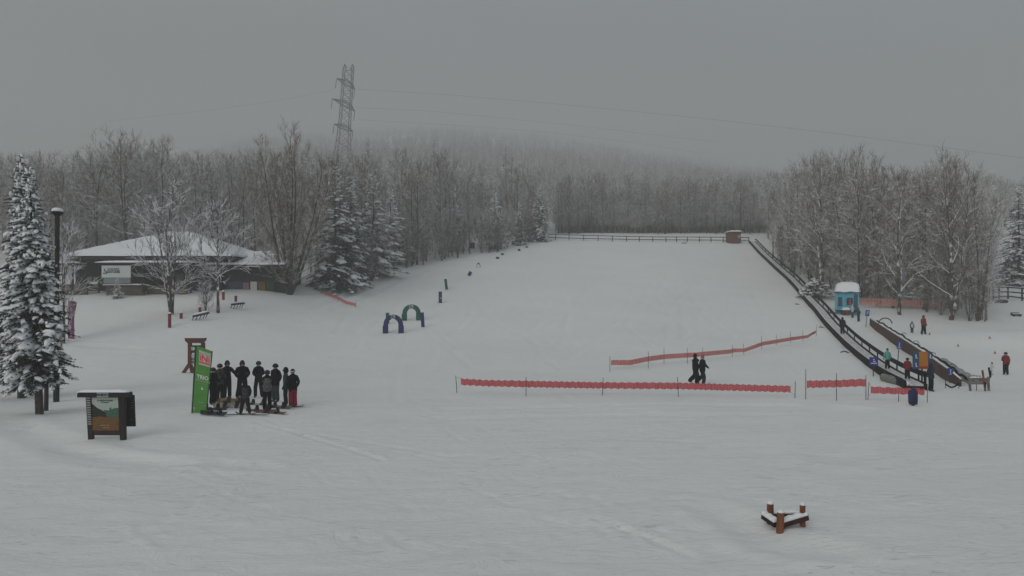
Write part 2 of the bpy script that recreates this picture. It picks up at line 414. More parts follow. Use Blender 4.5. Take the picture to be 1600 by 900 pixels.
def bare_tree_meshes(seed, H, r0, t0=.3, nl=26, lim=.30, n2=7, n3=5, ang=(48, 22), stems=1, tw=.013, twl=.75, up=.10, wob=.16, lean=(.08, .22)):
    rg = random.Random(seed); T = MB(); K = MB()
    ns = max(8, int(nl / stems ** .7))
    for s in range(stems):
        ln = rg.uniform(.0, .04) if stems == 1 or s == 0 else rg.uniform(*lean); a0 = 2 * PI * s / stems + rg.random()
        h = H * (1 if s == 0 else rg.uniform(.74, .97)); ca, sa = math.cos(a0), math.sin(a0)
        wx, wy = rg.uniform(0, 6), rg.uniform(0, 6)
        tr = [Vector((0, 0, -.4))]
        for i in range(1, 11):
            t = i / 10; q = ln * h * t ** .75
            tr.append(Vector((ca * q + .018 * h * math.sin(t * 5 + wx) * t, sa * q + .018 * h * math.sin(t * 4 + wy) * t, h * t)))
        rr = r0 * (1 if s == 0 else .75)
        T.tube(tr, [rr * (1.2 if i == 0 else 1) * (1 - .95 * (i / 10) ** .9) + .010 for i in range(11)], 6)
        az = rg.random() * 6
        for k in range(ns):
            t = t0 + (1 - t0) * (k + rg.random()) / ns
            if t > .985: continue
            p, d = along(tr, t); az += 2.4 + rg.uniform(-.6, .6)
            f = (t - t0) / (1 - t0)
            an = R(ang[0] + (ang[1] - ang[0]) * f + rg.uniform(-9, 9))
            Lb = h * lim * (.75 + .5 * f - .95 * f ** 2.2) * rg.uniform(.6, 1.2)
            bp_ = branch_pts(p, side_dir(d, an, az), Lb, 6, up, wob, rg)
            rb = max(.016, rr * (1 - .85 * t) * .40)
            T.tube(bp_, [rb * (1 - .85 * i / 6) + .005 for i in range(7)], 4, cap=False)
            for j in range(n2):
                tt = .18 + .81 * (j + rg.random()) / n2
                q, dd = along(bp_, min(tt, .99))
                L2 = Lb * .46 * (1.2 - .6 * tt) * rg.uniform(.5, 1.2)
                b2 = branch_pts(q, side_dir(dd, R(rg.uniform(25, 50)), rg.random() * 6.28), L2, 3, up * .9, wob, rg)
                K.tube(b2, [rb * .34 * (1 - .2 * i) + .005 for i in range(4)], 3, cap=False)
                for m in range(n3):
                    q3, d3 = along(b2, min(.99, .15 + .85 * (m + rg.random()) / n3))
                    b3 = branch_pts(q3, side_dir(d3, R(rg.uniform(20, 50)), rg.random() * 6.28), twl * rg.uniform(.5, 1.25), 2, up, wob, rg)
                    K.tube(b3, [tw, tw * .8, tw * .35], 3, cap=False)
    return T, K

def mk(seed, m1=None, m2=None, **kw):
    T, K = bare_tree_meshes(seed, **kw)
    out = []
    for mb, nm, m in ((T, 'trunk', m1 or bark), (K, 'crown', m2 or bark2)):
        me = bpy.data.meshes.new(nm); me.from_pydata(mb.v, [], mb.f); me.materials.append(m); me.update(); out.append(me)
    return out, kw['H']

TALL = [mk(s, H=16, r0=.16, t0=.22, nl=28, lim=.37, n2=8, n3=5, ang=(54, 26), tw=.011) for s in (1, 2, 3)] + \
       [mk(s, H=15, r0=.14, t0=.14, nl=30, lim=.42, n2=8, n3=5, ang=(60, 30), tw=.011) for s in (4, 5)] + \
       [mk(s, H=16, r0=.13, t0=.28, nl=28, lim=.34, n2=7, n3=5, ang=(48, 22), stems=3, tw=.011) for s in (6, 7)]
WIDE = [mk(s, H=13, r0=.16, t0=.14, nl=30, lim=.42, n2=8, n3=5, ang=(56, 30), m1=bark_s, up=.07, stems=2) for s in (11, 12)]
YOUNG = [mk(s, H=6, r0=.045, t0=.04, nl=34, lim=.36, n2=6, n3=5, ang=(40, 22), twl=.5, stems=4, lean=(.1, .35)) for s in (21, 22, 23)]
ROUND = [mk(s, H=11, r0=.12, t0=.30, nl=26, lim=.46, n2=8, n3=5, ang=(66, 30), tw=.012, up=.045, wob=.24) for s in (35, 36, 37)]
PALE = [mk(31, H=14, r0=.13, t0=.25, nl=28, lim=.30, n2=7, n3=5, ang=(48, 24), m1=bark_w, m2=bark_s)]

ntree = [0]
def bare(var, loc, h, rz, label, cat='bare tree', group=None, name='bare_tree', tilt=(0, 0)):
    (mt, mc), H = var
    o = thing(name, loc, label, cat, rz, group); s = h / H
    o.scale = (s, s, s); o.rotation_euler = (tilt[0], tilt[1], rz)
    for nm, me in (('trunk', mt), ('crown', mc)):
        c = bpy.data.objects.new(nm, me); C.objects.link(c); c.parent = o
    ntree[0] += 1
    return o

# ------------------------------------------------------------------ spruces
def spruce_meshes(seed, H, W, nb=150, t0=.08, sprays=7, sub=1, snowy=.75, thick=.09, blades=5, droop=.32, irr=.25, lump=1.0, pw=1.15, gaps=0, pads=0):
    """trunk, drooping boughs with needle sprays, snow lying in clumps on the boughs"""
    rg = random.Random(seed); T = MB(); K = MB()
    T.tube([(0, 0, -.3), (0, 0, H * .3), (.03, 0, H * .7), (0, 0, H)], [H * .016, H * .013, H * .006, .01], 7)
    az = 0
    for k in range(nb):
        t = t0 + (1 - t0) * ((k + .5) / nb)
        z = H * t; az += 2.399 + rg.uniform(-.35, .35)
        Lb = (W / 2) * (1 - ((t - t0) / (1 - t0)) ** pw * .93) * (1 + rg.uniform(-irr, irr)) * (.85 if t < t0 + .06 else 1)
        if gaps and noise.noise(Vector((math.cos(az) * 1.3, math.sin(az) * 1.3, z * .9 + seed))) < -.42 + gaps: Lb *= rg.uniform(.35, .6)
        rise = .55 * t - .12            # lower boughs droop, upper ones rise
        out = Vector((math.cos(az), math.sin(az), 0)); sd = Vector((-math.sin(az), math.cos(az), 0))
        def bp_(u):
            return Vector((0, 0, z)) + out * (Lb * u) + Vector((0, 0, Lb * (rise * u - droop * u * u + .12 * u ** 4)))
        T.tube([bp_(0), bp_(.35), bp_(.7), bp_(.98)], [.008 + .012 * Lb, .007 + .008 * Lb, .01, .005], 3, cap=False)
        if pads and rg.random() < pads and Lb > .25:
            n_r, m_r = 9, 8; o_ = len(K.v); u0, u1 = rg.uniform(.15, .4), rg.uniform(.8, 1.02); of = Vector((k * .71, z, seed)); hw0 = Lb * rg.uniform(.13, .24) + .03
            for i in range(n_r):
                f_ = i / (n_r - 1); c_ = bp_(u0 + (u1 - u0) * f_); pf = math.sin(PI * (.06 + .88 * f_)) ** .6
                for j in range(m_r):
                    a_ = 2 * PI * j / m_r; nz_ = 1 + .55 * noise.noise(Vector((f_ * 3, math.cos(a_) * 1.4, math.sin(a_) * 1.4)) + of)
                    w_ = hw0 * pf * nz_; h_ = (thick * .9 if math.sin(a_) > 0 else thick * .3) * pf * nz_
                    K.v.append(tuple(c_ + sd * (math.cos(a_) * w_) + Vector((0, 0, .02 + math.sin(a_) * h_ - .5 * abs(math.cos(a_)) ** 2 * w_))))
            for i in range(n_r - 1):
                for j in range(m_r): K.f.append((o_ + i * m_r + j, o_ + i * m_r + (j + 1) % m_r, o_ + (i + 1) * m_r + (j + 1) % m_r, o_ + (i + 1) * m_r + j)); K.m.append(1)
            K.f.append(tuple(o_ + j for j in range(m_r))[::-1]); K.m.append(1); K.f.append(tuple(o_ + (n_r - 1) * m_r + j for j in range(m_r))); K.m.append(1)
        ns = max(3, int(sprays * (.35 + .65 * Lb / (W / 2))))
        for i in range(ns):
            u = .18 + .82 * (i + rg.random()) / ns; p = bp_(min(u, 1))
            side = -1 if i % 2 else 1
            last = i == ns - 1
            ls = (Lb * .36 * (1.15 - .75 * u) + .12) * rg.uniform(.7, 1.2)
            dr = (out * (.75 if not last else 1.2) + sd * (side * (.85 if not last else .1)) + Vector((0, 0, -.20 - .3 * rg.random()))).normalized()
            q = p + dr * ls
            pr = dr.cross(Vector((0, 0, 1))).normalized()
            for j in range(blades):        # needle brushes hanging and spreading
                a = rg.uniform(.05, .95); c0 = p.lerp(q, a)
                wd = ls * .30 * (1.1 - .6 * a)
                dv = (dr * rg.uniform(.4, 1) + pr * rg.uniform(-1, 1) + Vector((0, 0, rg.uniform(-.95, .1)))).normalized()
                e_ = dv.cross(Vector((rg.uniform(-1, 1), rg.uniform(-1, 1), rg.uniform(-1, 1)))).normalized() * wd * .25
                tip = c0 + dv * wd * rg.uniform(1., 1.9)
                K.add([c0 - e_, c0 + e_, tip], [(0, 1, 2)], 0)
            K.add([p - pr * ls * .12, p + pr * ls * .12, q + pr * ls * .05, q - pr * ls * .05], [(0, 1, 2, 3)], 0)
            if rg.random() < snowy:
                cc = p.lerp(q, rg.uniform(.35, .6)); big_ = rg.choice((.55, .8, 1., 1.45)); hl = ls * rg.uniform(.34, .60) * lump * big_; hw = max(.035, ls * rg.uniform(.14, .30)) * lump * big_; ht = thick * rg.uniform(.5, 1.3) * big_ ** .7
                o_ = len(K.v); vs, fs = ICO[sub]; of = Vector((k * .37, i * .91, seed))
                up = pr.cross(dr).normalized()
                if up.z < 0: up = -up
                for v in vs:
                    w_ = v * (1 + .55 * noise.noise(v * 1.6 + of) + .25 * noise.noise(v * 3.7 + of)); zz = w_.z if w_.z > 0 else w_.z * .45
                    sag = -.35 * ht * (w_.x * w_.x)
                    K.v.append(tuple(cc + dr * (w_.x * hl) + pr * (w_.y * hw) + up * (zz * ht + sag)))
                for f in fs: K.f.append(tuple(n + o_ for n in f)); K.m.append(1)
    return T, K

def mks(seed, **kw):
    T, K = spruce_meshes(seed, **kw)
    mt = bpy.data.meshes.new('trunk'); mt.from_pydata(T.v, [], T.f); mt.materials.append(bark)
    mc = bpy.data.meshes.new('crown'); mc.from_pydata(K.v, [], K.f); mc.materials.append(needles); mc.materials.append(snowcap)
    mc.polygons.foreach_set('material_index', K.m)
    mc.polygons.foreach_set('use_smooth', [m == 1 for m in K.m])
    return (mt, mc), kw['H']

def spruce(var, loc, h, rz, label, group=None, w=1., name='spruce_tree', tilt=(0, 0)):
    o = bare(var, loc, h, rz, label, 'spruce tree', group, name, tilt); s = o.scale[0]; o.scale = (s * w, s * w, s); return o

SP = [mks(41, H=14, W=6.2, nb=230, sprays=9, thick=.13, snowy=.20, pads=.2, droop=.42, t0=.03, lump=1.6, blades=9),
      mks(42, H=14, W=5.4, nb=210, sprays=9, thick=.12, snowy=.22, pads=.2, droop=.45, t0=.03, lump=1.6, blades=9),
      mks(43, H=12, W=5.6, nb=150, sprays=8, thick=.13, snowy=.40, pads=.35, droop=.4, t0=.05, irr=.4, lump=1.3, blades=8)]
FG = [mks(51, H=10.5, W=2.72, nb=300, sprays=13, sub=2, thick=.10, snowy=.30, blades=13, droop=.55, t0=.13, irr=.2, gaps=.20, pads=.42, lump=.95, pw=1.5),
      mks(52, H=11, W=2.8, nb=290, sprays=13, sub=2, thick=.10, snowy=.28, blades=13, droop=.5, t0=.10, irr=.34, gaps=.22, pads=.42, lump=.95, pw=1.3)]

# ---- the two great snow laden spruces at the left edge, and a third cut by the frame
def px_h(loc, top): return EYE + (450 - top) / F * loc.y - loc.z
a = at(62, 648); spruce(FG[0], a, px_h(a, 262), 0, 'tall snow laden spruce with two bare lower trunks, right one of the left edge pair', tilt=(0, R(-2.5)))
a = at(34, 622); spruce(FG[1], a, px_h(a, 243), 2, 'taller snow laden spruce standing behind another at the left edge', w=1.0)
T = MB(); T.tube([(0, 0, -.3), (.05, 0, 2.6), (.0, 0, 5)], [.09, .08, .05], 7)
a = at(72, 642); s_ = thing('young_tree', a, 'thin dark second stem standing close against the right foreground spruce', 'tree stem'); T.build('trunk', mat('bark_dark', (.05, .042, .036), .9, .3, 5), s_)

# ---- spruces along the left of the slope
for px, py, top, v, w_, lab in (
        (524, 452, 256, 0, 1.05, 'tallest dark spruce with snowy boughs beside the big bare tree'),
        (548, 447, 272, 1, 1.1, 'dark snowy spruce just right of the tallest spruce'),
        (583, 432, 272, 2, 1.15, 'sparse pale spruce between the dark spruces and the slope'),
        (610, 412, 294, 2, 1.2, 'low sided snowy spruce at the slope edge with short red netting at its foot'),
        (709, 392, 286, 1, .95, 'dark spruce among the bare trees halfway up the left edge of the slope'),
        (773, 388, 298, 2, .95, 'frosted spruce near the upper end of the left tree line'),
        (812, 383, 312, 1, .9, 'small dark spruce left of the one at the start of the top fence'),
        (842, 377, 290, 0, .95, 'dark spruce standing where the rail fence on top begins'),
        (1592, 446, 288, 0, 1.0, 'snowy spruce cut off by the right edge beside the fence')):
    a = at(px, py); spruce(SP[v], a, px_h(a, top), px * .7, lab, w=w_)
a = col(183, at(270, 458).y - 3.2); spruce(SP[2], a, px_h(a, 433), 1, 'tiny snow covered conifer against the lodge wall under the white sign', w=1.25)
for px, y, top, lab in ((575, 205, 216, 'faint spruce rising above the misty wood right of the pylon'), (678, 225, 219, 'dark spruce top sticking out of the misty hill'),
                        (790, 260, 228, 'pale snowy spruce high on the misty hill')):
    a = col(px, y); spruce(SP[1], a, px_h(a, top), 1, lab, w=.9)
# the low snow heaped evergreen left of the hut
K = MB(); rg = random.Random(4)
for i in range(260):
    u = rg.random() * 6.28; v = rg.random() ** .6; h_ = rg.random()
    c = Vector((math.cos(u) * 2.3 * v * (1 - h_ * .45), math.sin(u) * 1.8 * v * (1 - h_ * .45), .15 + 2.4 * h_ * (1 - .4 * v)))
    for j in range(5):
        d = Vector((math.cos(u) + rg.uniform(-.6, .6), math.sin(u) + rg.uniform(-.6, .6), rg.uniform(-.7, .3))).normalized()
        e_ = d.cross(Vector((0, 0, 1))).normalized() * .09
        K.add([c - e_, c + e_, c + d * rg.uniform(.35, .7)], [(0, 1, 2)], 0)
    if i % 3: K.blob(c + Vector((0, 0, .07)), (rg.uniform(.15, .34), rg.uniform(.12, .28), rg.uniform(.06, .13)), 1, i, .4, 2)
a = at(1275, 466); b_ = K.build('evergreen_bush', [needles, snowcap], smooth=False, loc=a)
tag(b_, 'low spreading evergreen heaped with snow left of the blue hut', 'bush')

# ---- named bare trees
a = at(452, 460); big = mk(61, H=17.5, r0=.24, t0=.05, nl=90, lim=.34, n2=8, n3=6, ang=(60, 20), stems=8, up=.15, lean=(.12, .36))
bare(big, a, px_h(a, 218), 1.0, 'largest bare tree, its many ascending stems fanning out right of the lodge')
gn = mk(62, H=9, r0=.14, t0=.16, nl=30, lim=.58, n2=8, n3=5, ang=(58, 30), stems=3, m1=bark_s, m2=bark_s, wob=.28, tw=.020)
a = at(268, 492); bare(gn, a, px_h(a, 322), .5, 'spreading snow lined tree before the lodge, between the white sign and the red posts')
gn2 = mk(63, H=8, r0=.12, t0=.26, nl=24, lim=.52, n2=7, n3=5, ang=(66, 34), m1=bark_s, m2=bark_s, wob=.36, tw=.024)
a = at(341, 489); bare(gn2, a, px_h(a, 340), 2.5, 'gnarled snow covered tree with one dark trunk before the lodge')
a = col(99, 58); lt = mk(64, H=7, r0=.09, t0=.08, nl=20, lim=.5, n2=6, n3=4, ang=(40, 30), stems=4, m1=bark_s, m2=bark_s, wob=.2)
bare(lt, a, px_h(a, 365), .3, 'snowy many stemmed shrub leaning out right of the foreground spruce', 'bare tree')
a = at(322, 487); bs = mk(65, H=2.6, r0=.03, t0=.02, nl=22, lim=.5, n2=5, n3=4, ang=(40, 30), stems=4, twl=.3, m2=bark_s, m1=bark_s)
bare(bs, a, 2.9, .3, 'tangled dark bush at the foot of the gnarled tree', 'bush', name='bare_bush')
for px, py, top, v in ((1327, 452, 300, PALE[0]), (1405, 492, 292, WIDE[0]), (1486, 500, 262, WIDE[1])):
    a = at(px, py)
    bare(v, a, px_h(a, top), px, {1327: 'pale bare tree with snow streaked limbs rising behind the blue hut', 1405: 'bare tree with snow streaked limbs above the middle of the red netting',
         1486: 'thick bare tree at the front of the right wood, its dark trunk meeting open snow'}[px])

# ---- woods: trees one by one
def wood(rng_, n, pick, place, label, group, tops, name='bare_tree', cat='bare tree'):
    k = 0; tries = 0; used = []
    while k < n and tries < n * 40:
        tries += 1
        px, y = place(rng_)
        a = col(px, y)
        if any((a.x - q[0]) ** 2 + (a.y - q[1]) ** 2 < 1.7 for q in used): continue
        used.append((a.x, a.y))
        top = tops(px) + (rng_.uniform(-8, 14) if rng_.random() < .45 else rng_.uniform(10, 60)) if tops else None
        h = min(20.0, max(7., px_h(a, top))) if tops else rng_.uniform(3.5, 6.5)
        v = pick(rng_)
        bare(v, a, h, rng_.random() * 6.28, label, cat, group, name, (rng_.uniform(-.04, .04), rng_.uniform(-.04, .04))); k += 1

def poly_top(pts): return lambda px: float(np.interp(px, [p[0] for p in pts], [p[1] for p in pts]))
LT = poly_top([(-100, 268), (40, 262), (120, 282), (150, 264), (205, 228), (262, 226), (295, 268), (400, 262), (460, 250), (560, 262), (700, 258), (860, 280)])
edgeL = poly_top([(-200, 88), (100, 90), (440, 92), (500, 88), (560, 90), (600, 101), (640, 110), (700, 118), (780, 126), (840, 140)])
RT = poly_top([(1190, 306), (1240, 270), (1300, 252), (1350, 266), (1400, 282), (1430, 298), (1480, 268), (1520, 282), (1550, 312)])
edgeR = poly_top([(1195, 128), (1210, 118), (1240, 104), (1290, 92), (1350, 84), (1420, 83), (1480, 80), (1550, 74)])
MT = poly_top([(850, 300), (900, 288), (1000, 290), (1200, 288)])
rL, rR, rM = random.Random(7), random.Random(8), random.Random(9)
wood(rL, 98, lambda r: r.choice(TALL + ROUND + WIDE[:1]), lambda r: ((p := r.uniform(-40, 850)), edgeL(p) + 1 + 26 * r.random() ** 1.3), 'slender bare tree in the wood behind the lodge and along the left of the slope',
     'bare trees of the wood left of the slope', LT)
wood(rR, 52, lambda r: r.choice(TALL[3:] + WIDE * 2 + PALE + ROUND), lambda r: ((p := r.uniform(1205, 1546)), edgeR(p) + 1 + 24 * r.random() ** 1.3), 'bare tree in the wood right of the lift, twigs dusted with snow',
     'bare trees of the wood right of the lift', RT)
wood(rM, 60, lambda r: r.choice(ROUND + ROUND + TALL[3:5]), lambda r: ((p := r.uniform(868, 1215)), 153 + 12 * r.random() ** 1.2), 'misty bare tree in the even wood behind the rail fence on top',
     'bare trees behind the rail fence on top of the slope', MT)
wood(rL, 34, lambda r: r.choice(YOUNG), lambda r: ((p := r.uniform(500, 850)), edgeL(p) + r.uniform(-.5, 3)), 'young bushy bare tree at the edge of the left wood', 'young trees at the edge of the left wood', None, 'young_tree', 'young tree')
wood(rR, 30, lambda r: r.choice(YOUNG), lambda r: ((p := r.uniform(1212, 1548)), edgeR(p) + r.uniform(-.5, 4)), 'young bushy bare tree at the edge of the right wood', 'young trees at the edge of the right wood', None, 'young_tree', 'young tree')

# ---- the rest of the woods and the hillside: one mass nobody could count
LOW = [mk(s, H=12, r0=.15, t0=.25, nl=20, lim=.42, n2=6, n3=4, ang=(64, 30), tw=.022, twl=1.0, up=.05, wob=.24, m2=frost) for s in (71, 72, 73)] + \
      [mk(74, H=12, r0=.15, t0=.2, nl=20, lim=.44, n2=6, n3=4, ang=(64, 30), tw=.022, twl=1.0, up=.05, wob=.24, m1=bark_s, m2=bark_s)]
lowc = bpy.data.collections.new('far_tree_kinds')
for i, ((mt, mc), H) in enumerate(LOW):
    bm = bmesh.new(); bm.from_mesh(mt); bm.from_mesh(mc); me = bpy.data.meshes.new('a_bare_%d' % i); bm.to_mesh(me); bm.free()
    me.materials.append(frost); lowc.objects.link(bpy.data.objects.new('a_bare_%d' % i, me))
T_, K_ = spruce_meshes(81, H=12, W=5, nb=70, sprays=5, snowy=.6, thick=.16, blades=4)
me = bpy.data.meshes.new('b_spruce'); me.from_pydata(K_.v, [], K_.f); me.materials.append(needles); me.materials.append(snowcap); me.polygons.foreach_set('material_index', K_.m)
lowc.objects.link(bpy.data.objects.new('b_spruce', me))
rg = np.random.default_rng(3)
pts, rot, scl, kid = [], [], [], []
def scatter(n, pf, yf, hlo, hhi, ps=.04, lim=None):
    k = 0
    while k < n:
        px = pf(); y = yf(px)
        x = (px - 800) / F * y
        if 845 < px < 874 - .12 * (y - 150) and y < 215 and y > 140: continue      # the trail cut
        pts.append((x, y, g(x, y) - .2)); rot.append(rg.random() * 6.28); scl.append(rg.uniform(hlo, hhi) / 12)
        kid.append(4 if rg.random() < ps else int(rg.integers(0, 4))); k += 1
def scat_y(n, pf, yf):
    for _ in range(n):
        px = pf(); y = yf(px); pts.append(((px - 800) / F * y, y, g((px - 800) / F * y, y) - .1)); rot.append(rg.random() * 6.28); scl.append(rg.uniform(.32, .55)); kid.append(int(rg.integers(0, 4)))
scat_y(420, lambda: rg.uniform(100, 850), lambda p: edgeL(p) + 2 + 30 * rg.random())
scat_y(260, lambda: rg.uniform(1210, 1548), lambda p: edgeR(p) + 2 + 26 * rg.random())
scat_y(420, lambda: rg.uniform(868, 1215), lambda p: 155 + 22 * rg.random())
scatter(420, lambda: rg.uniform(-60, 850), lambda p: edgeL(p) + 20 + 45 * rg.random(), 9, 14)
scatter(260, lambda: rg.uniform(1200, 1552), lambda p: edgeR(p) + 18 + 50 * rg.random(), 8, 12)
scatter(520, lambda: rg.uniform(868, 1215), lambda p: 163 + 40 * rg.random(), 5.5, 11.5)
scatter(6000, lambda: rg.uniform(-600, 2300), lambda p: 175 + 190 * rg.random() ** 1.1, 7, 11, .06)
scatter(16000, lambda: rg.uniform(-600, 2300), lambda p: 350 + 720 * rg.random() ** .9, 8, 14, .10)
me = bpy.data.meshes.new('forest'); me.from_pydata(pts, [], [])
for nm, dt, arr in (('rot', 'FLOAT', rot), ('scl', 'FLOAT', scl), ('kid', 'INT', kid)):
    at_ = me.attributes.new(nm, dt, 'POINT'); at_.data.foreach_set('value', arr)
fo = bpy.data.objects.new('forest', me); C.objects.link(fo); tag(fo, 'misty bare woods with a few spruces covering the hillside and thickening the tree lines', 'forest', kind='stuff')
gt = bpy.data.node_groups.new('forest', 'GeometryNodeTree')
gt.interface.new_socket('Geometry', in_out='INPUT', socket_type='NodeSocketGeometry'); gt.interface.new_socket('Geometry', in_out='OUTPUT', socket_type='NodeSocketGeometry')
gi = gt.nodes.new('NodeGroupInput'); gout = gt.nodes.new('NodeGroupOutput')
ci = gt.nodes.new('GeometryNodeCollectionInfo'); ci.inputs['Collection'].default_value = lowc; ci.inputs['Separate Children'].default_value = True; ci.inputs['Reset Children'].default_value = True
ip = gt.nodes.new('GeometryNodeInstanceOnPoints'); ip.inputs['Pick Instance'].default_value = True
def na(nm, dt):
    n = gt.nodes.new('GeometryNodeInputNamedAttribute'); n.data_type = dt; n.inputs['Name'].default_value = nm; return n
a1, a2, a3 = na('rot', 'FLOAT'), na('scl', 'FLOAT'), na('kid', 'INT')
cx = gt.nodes.new('ShaderNodeCombineXYZ'); gt.links.new(a1.outputs['Attribute'], cx.inputs['Z'])
gt.links.new(gi.outputs[0], ip.inputs['Points']); gt.links.new(ci.outputs[0], ip.inputs['Instance'])
gt.links.new(cx.outputs[0], ip.inputs['Rotation']); gt.links.new(a2.outputs['Attribute'], ip.inputs['Scale']); gt.links.new(a3.outputs['Attribute'], ip.inputs['Instance Index'])
gt.links.new(ip.outputs[0], gout.inputs[0])
md = fo.modifiers.new('forest', 'NODES'); md.node_group = gt
# ------------------------------------------------------------------ people
black = mat('cloth_black', (.007, .007, .009), .9, .3, 9, spec=.1); black2 = mat('cloth_charcoal', (.022, .022, .024), .9, .3, 9, spec=.1)
grey = mat('cloth_grey', (.11, .11, .11), .8, .3, 9); dgrey = mat('cloth_dark_grey', (.055, .055, .057), .9, .3, 9, spec=.1)
teal = mat('cloth_dark_teal', (.03, .05, .05), .8, .3, 9); navy = mat('cloth_navy', (.012, .016, .05), .8, .3, 9)
crimson = mat('cloth_crimson', (.26, .008, .04), .8, .2, 9); red = mat('cloth_red', (.22, .015, .025), .8, .2, 9)
mint = mat('cloth_mint', (.12, .38, .34), .8, .2, 9); white = mat('cloth_white', (.55, .55, .55), .8, .1, 9); jean = mat('cloth_blue_grey', (.05, .07, .11), .8, .3, 9)
skin = mat('skin', (.42, .26, .20), .6, .1, 9); bootm = mat('boot_plastic', (.02, .02, .022), .45, .2, 9); glass = mat('goggle_lens', (.02, .02, .03), .15, .1, 9)
helm_w = mat('helmet_white', (.6, .6, .6), .4, .05, 9); helm_b = mat('helmet_black', (.015, .015, .018), .4, .1, 9)

def person(loc, h, yaw, jacket, pants, label, hat='helmet', hatm=None, arms='down', legs='stand', lean=0., bulk=1., glove=None, hair=None, group=None, goggles=True, skirt=False, bib=None):
    """one continuous skinned body; hat, goggles and hair are parts. The figure faces local -Y"""
    s = h / 1.78
    J = {}; E = []; RAD = {}; M = {}
    def j(n, p, r, par=None, m=0):
        J[n] = Vector(p); RAD[n] = r if isinstance(r, tuple) else (r, r); M[n] = m
        if par: E.append((par, n))
    b = bulk * .92
    j('pelvis', (0, 0, .94), (.195 * b, .150 * b), None, 0)
    j('waist', (0, -.02 * 0, 1.10), (.190 * b, .148 * b), 'pelvis', 0)
    j('chest', (0, -.01, 1.32), (.200 * b, .155 * b), 'waist', 0)
    j('neck0', (0, .0, 1.45), (.10 * b, .09 * b), 'chest', 0)
    j('neck', (0, -.01, 1.53), (.082, .082), 'neck0', 0)
    j('chin', (0, -.025, 1.575), (.075, .085), 'neck', 3)
    j('head', (0, -.01, 1.66), (.080, .098), 'chin', 3)
    j('crownp', (0, .0, 1.735), (.06, .07), 'head', 3)
    A = {'down': ((.245, .02, 1.18), (.265, -.06, .93), (.265, -.10, .84)),
         'front': ((.25, -.02, 1.17), (.13, -.24, 1.10), (.05, -.27, 1.12)),
         'hips': ((.31, .04, 1.17), (.20, -.10, 1.02), (.16, -.15, .99)),
         'out': ((.33, -.02, 1.20), (.46, -.14, 1.03), (.50, -.19, .98)),
         'up': ((.27, -.08, 1.22), (.20, -.26, 1.35), (.16, -.26, 1.43)),
         'pocket': ((.27, .06, 1.17), (.22, -.02, .96), (.17, -.08, .90))}
    arms = arms if isinstance(arms, tuple) else (arms, arms)
    for sd, nm, ar in ((-1, 'l', arms[0]), (1, 'r', arms[1])):
        e_, w_, h_ = A[ar]
        f = lambda p: (p[0] * sd, p[1], p[2])
        j('sh' + nm, f((.175 * b, 0, 1.40)), .095 * b, 'neck0', 0)
        j('el' + nm, f(e_), .080 * b, 'sh' + nm, 0)
        j('wr' + nm, f(w_), .062 * b, 'el' + nm, 0)
        j('hd' + nm, f(h_), (.048, .036), 'wr' + nm, 4)
        hd = Vector(f(h_)); dv = (hd - Vector(f(w_))).normalized()
        j('fi' + nm, hd + dv * .075, (.036, .022), 'hd' + nm, 4)
        j('th' + nm, hd + dv * .03 + Vector((-sd * .05, -.02, .01)), .016, 'hd' + nm, 4)
    Lg = {'stand': (((.10, -.02, .50), (.115, .02, .10)), ((.10, -.02, .50), (.115, .02, .10))),
          'wide': (((.14, -.03, .50), (.22, .02, .10)), ((.14, -.03, .50), (.22, .02, .10))),
          'knees': (((.13, -.13, .50), (.15, .02, .10)), ((.13, -.10, .50), (.15, .04, .10))),
          'walk': (((.10, -.16, .52), (.10, -.10, .10)), ((.09, .04, .50), (.10, .38, .17)))}[legs]
    for (k_, a_), sd, nm in ((Lg[0], -1, 'l'), (Lg[1], 1, 'r')):
        f = lambda p: (p[0] * sd, p[1], p[2])
        j('hp' + nm, f((.09 * b, 0, .84)), .128 * b, 'pelvis', 1)
        j('kn' + nm, f(k_), .105 * b, 'hp' + nm, 1)
        j('an' + nm, f(a_), .100 * b, 'kn' + nm, 1)
        j('hl' + nm, Vector(f(a_)) + Vector((0, 0, -.055)), .055, 'an' + nm, 2)
        j('to' + nm, Vector(f(a_)) + Vector((sd * .03, -.17, -.058)), (.045, .038), 'hl' + nm, 2)
    if lean:
        for n in J:
            z = J[n].z
            if z > .9: J[n] = J[n] + Vector((0, -math.sin(lean) * (z - .9), -(1 - math.cos(lean)) * (z - .9)))
    names = list(J); ix = {n: i for i, n in enumerate(names)}
    me = bpy.data.meshes.new('person'); me.from_pydata([J[n] for n in names], [(ix[a], ix[b_]) for a, b_ in E], [])
    o = bpy.data.objects.new('tmp', me); C.objects.link(o)
    md = o.modifiers.new('s', 'SKIN'); md.use_smooth_shade = True
    for i, n in enumerate(names):
        me.skin_vertices[0].data[i].radius = RAD[n]
        me.skin_vertices[0].data[i].use_root = n == 'pelvis'
    sb = o.modifiers.new('u', 'SUBSURF'); sb.levels = 1; sb.render_levels = 1
    bpy.context.view_layer.update()
    m2 = bpy.data.meshes.new_from_object(o.evaluated_get(bpy.context.evaluated_depsgraph_get()))
    bpy.data.objects.remove(o); bpy.data.meshes.remove(me)
    m2.name = 'body'
    m2.materials.clear()
    for m in (jacket, pants, bootm, skin, glove or black, bib or jacket): m2.materials.append(m)
    JJ = [(J[n], M[n], n) for n in names]
    seg = [(J[a], J[b_], M[b_] if M[b_] != 3 or M[a] == 3 else 3, M[a]) for a, b_ in E]
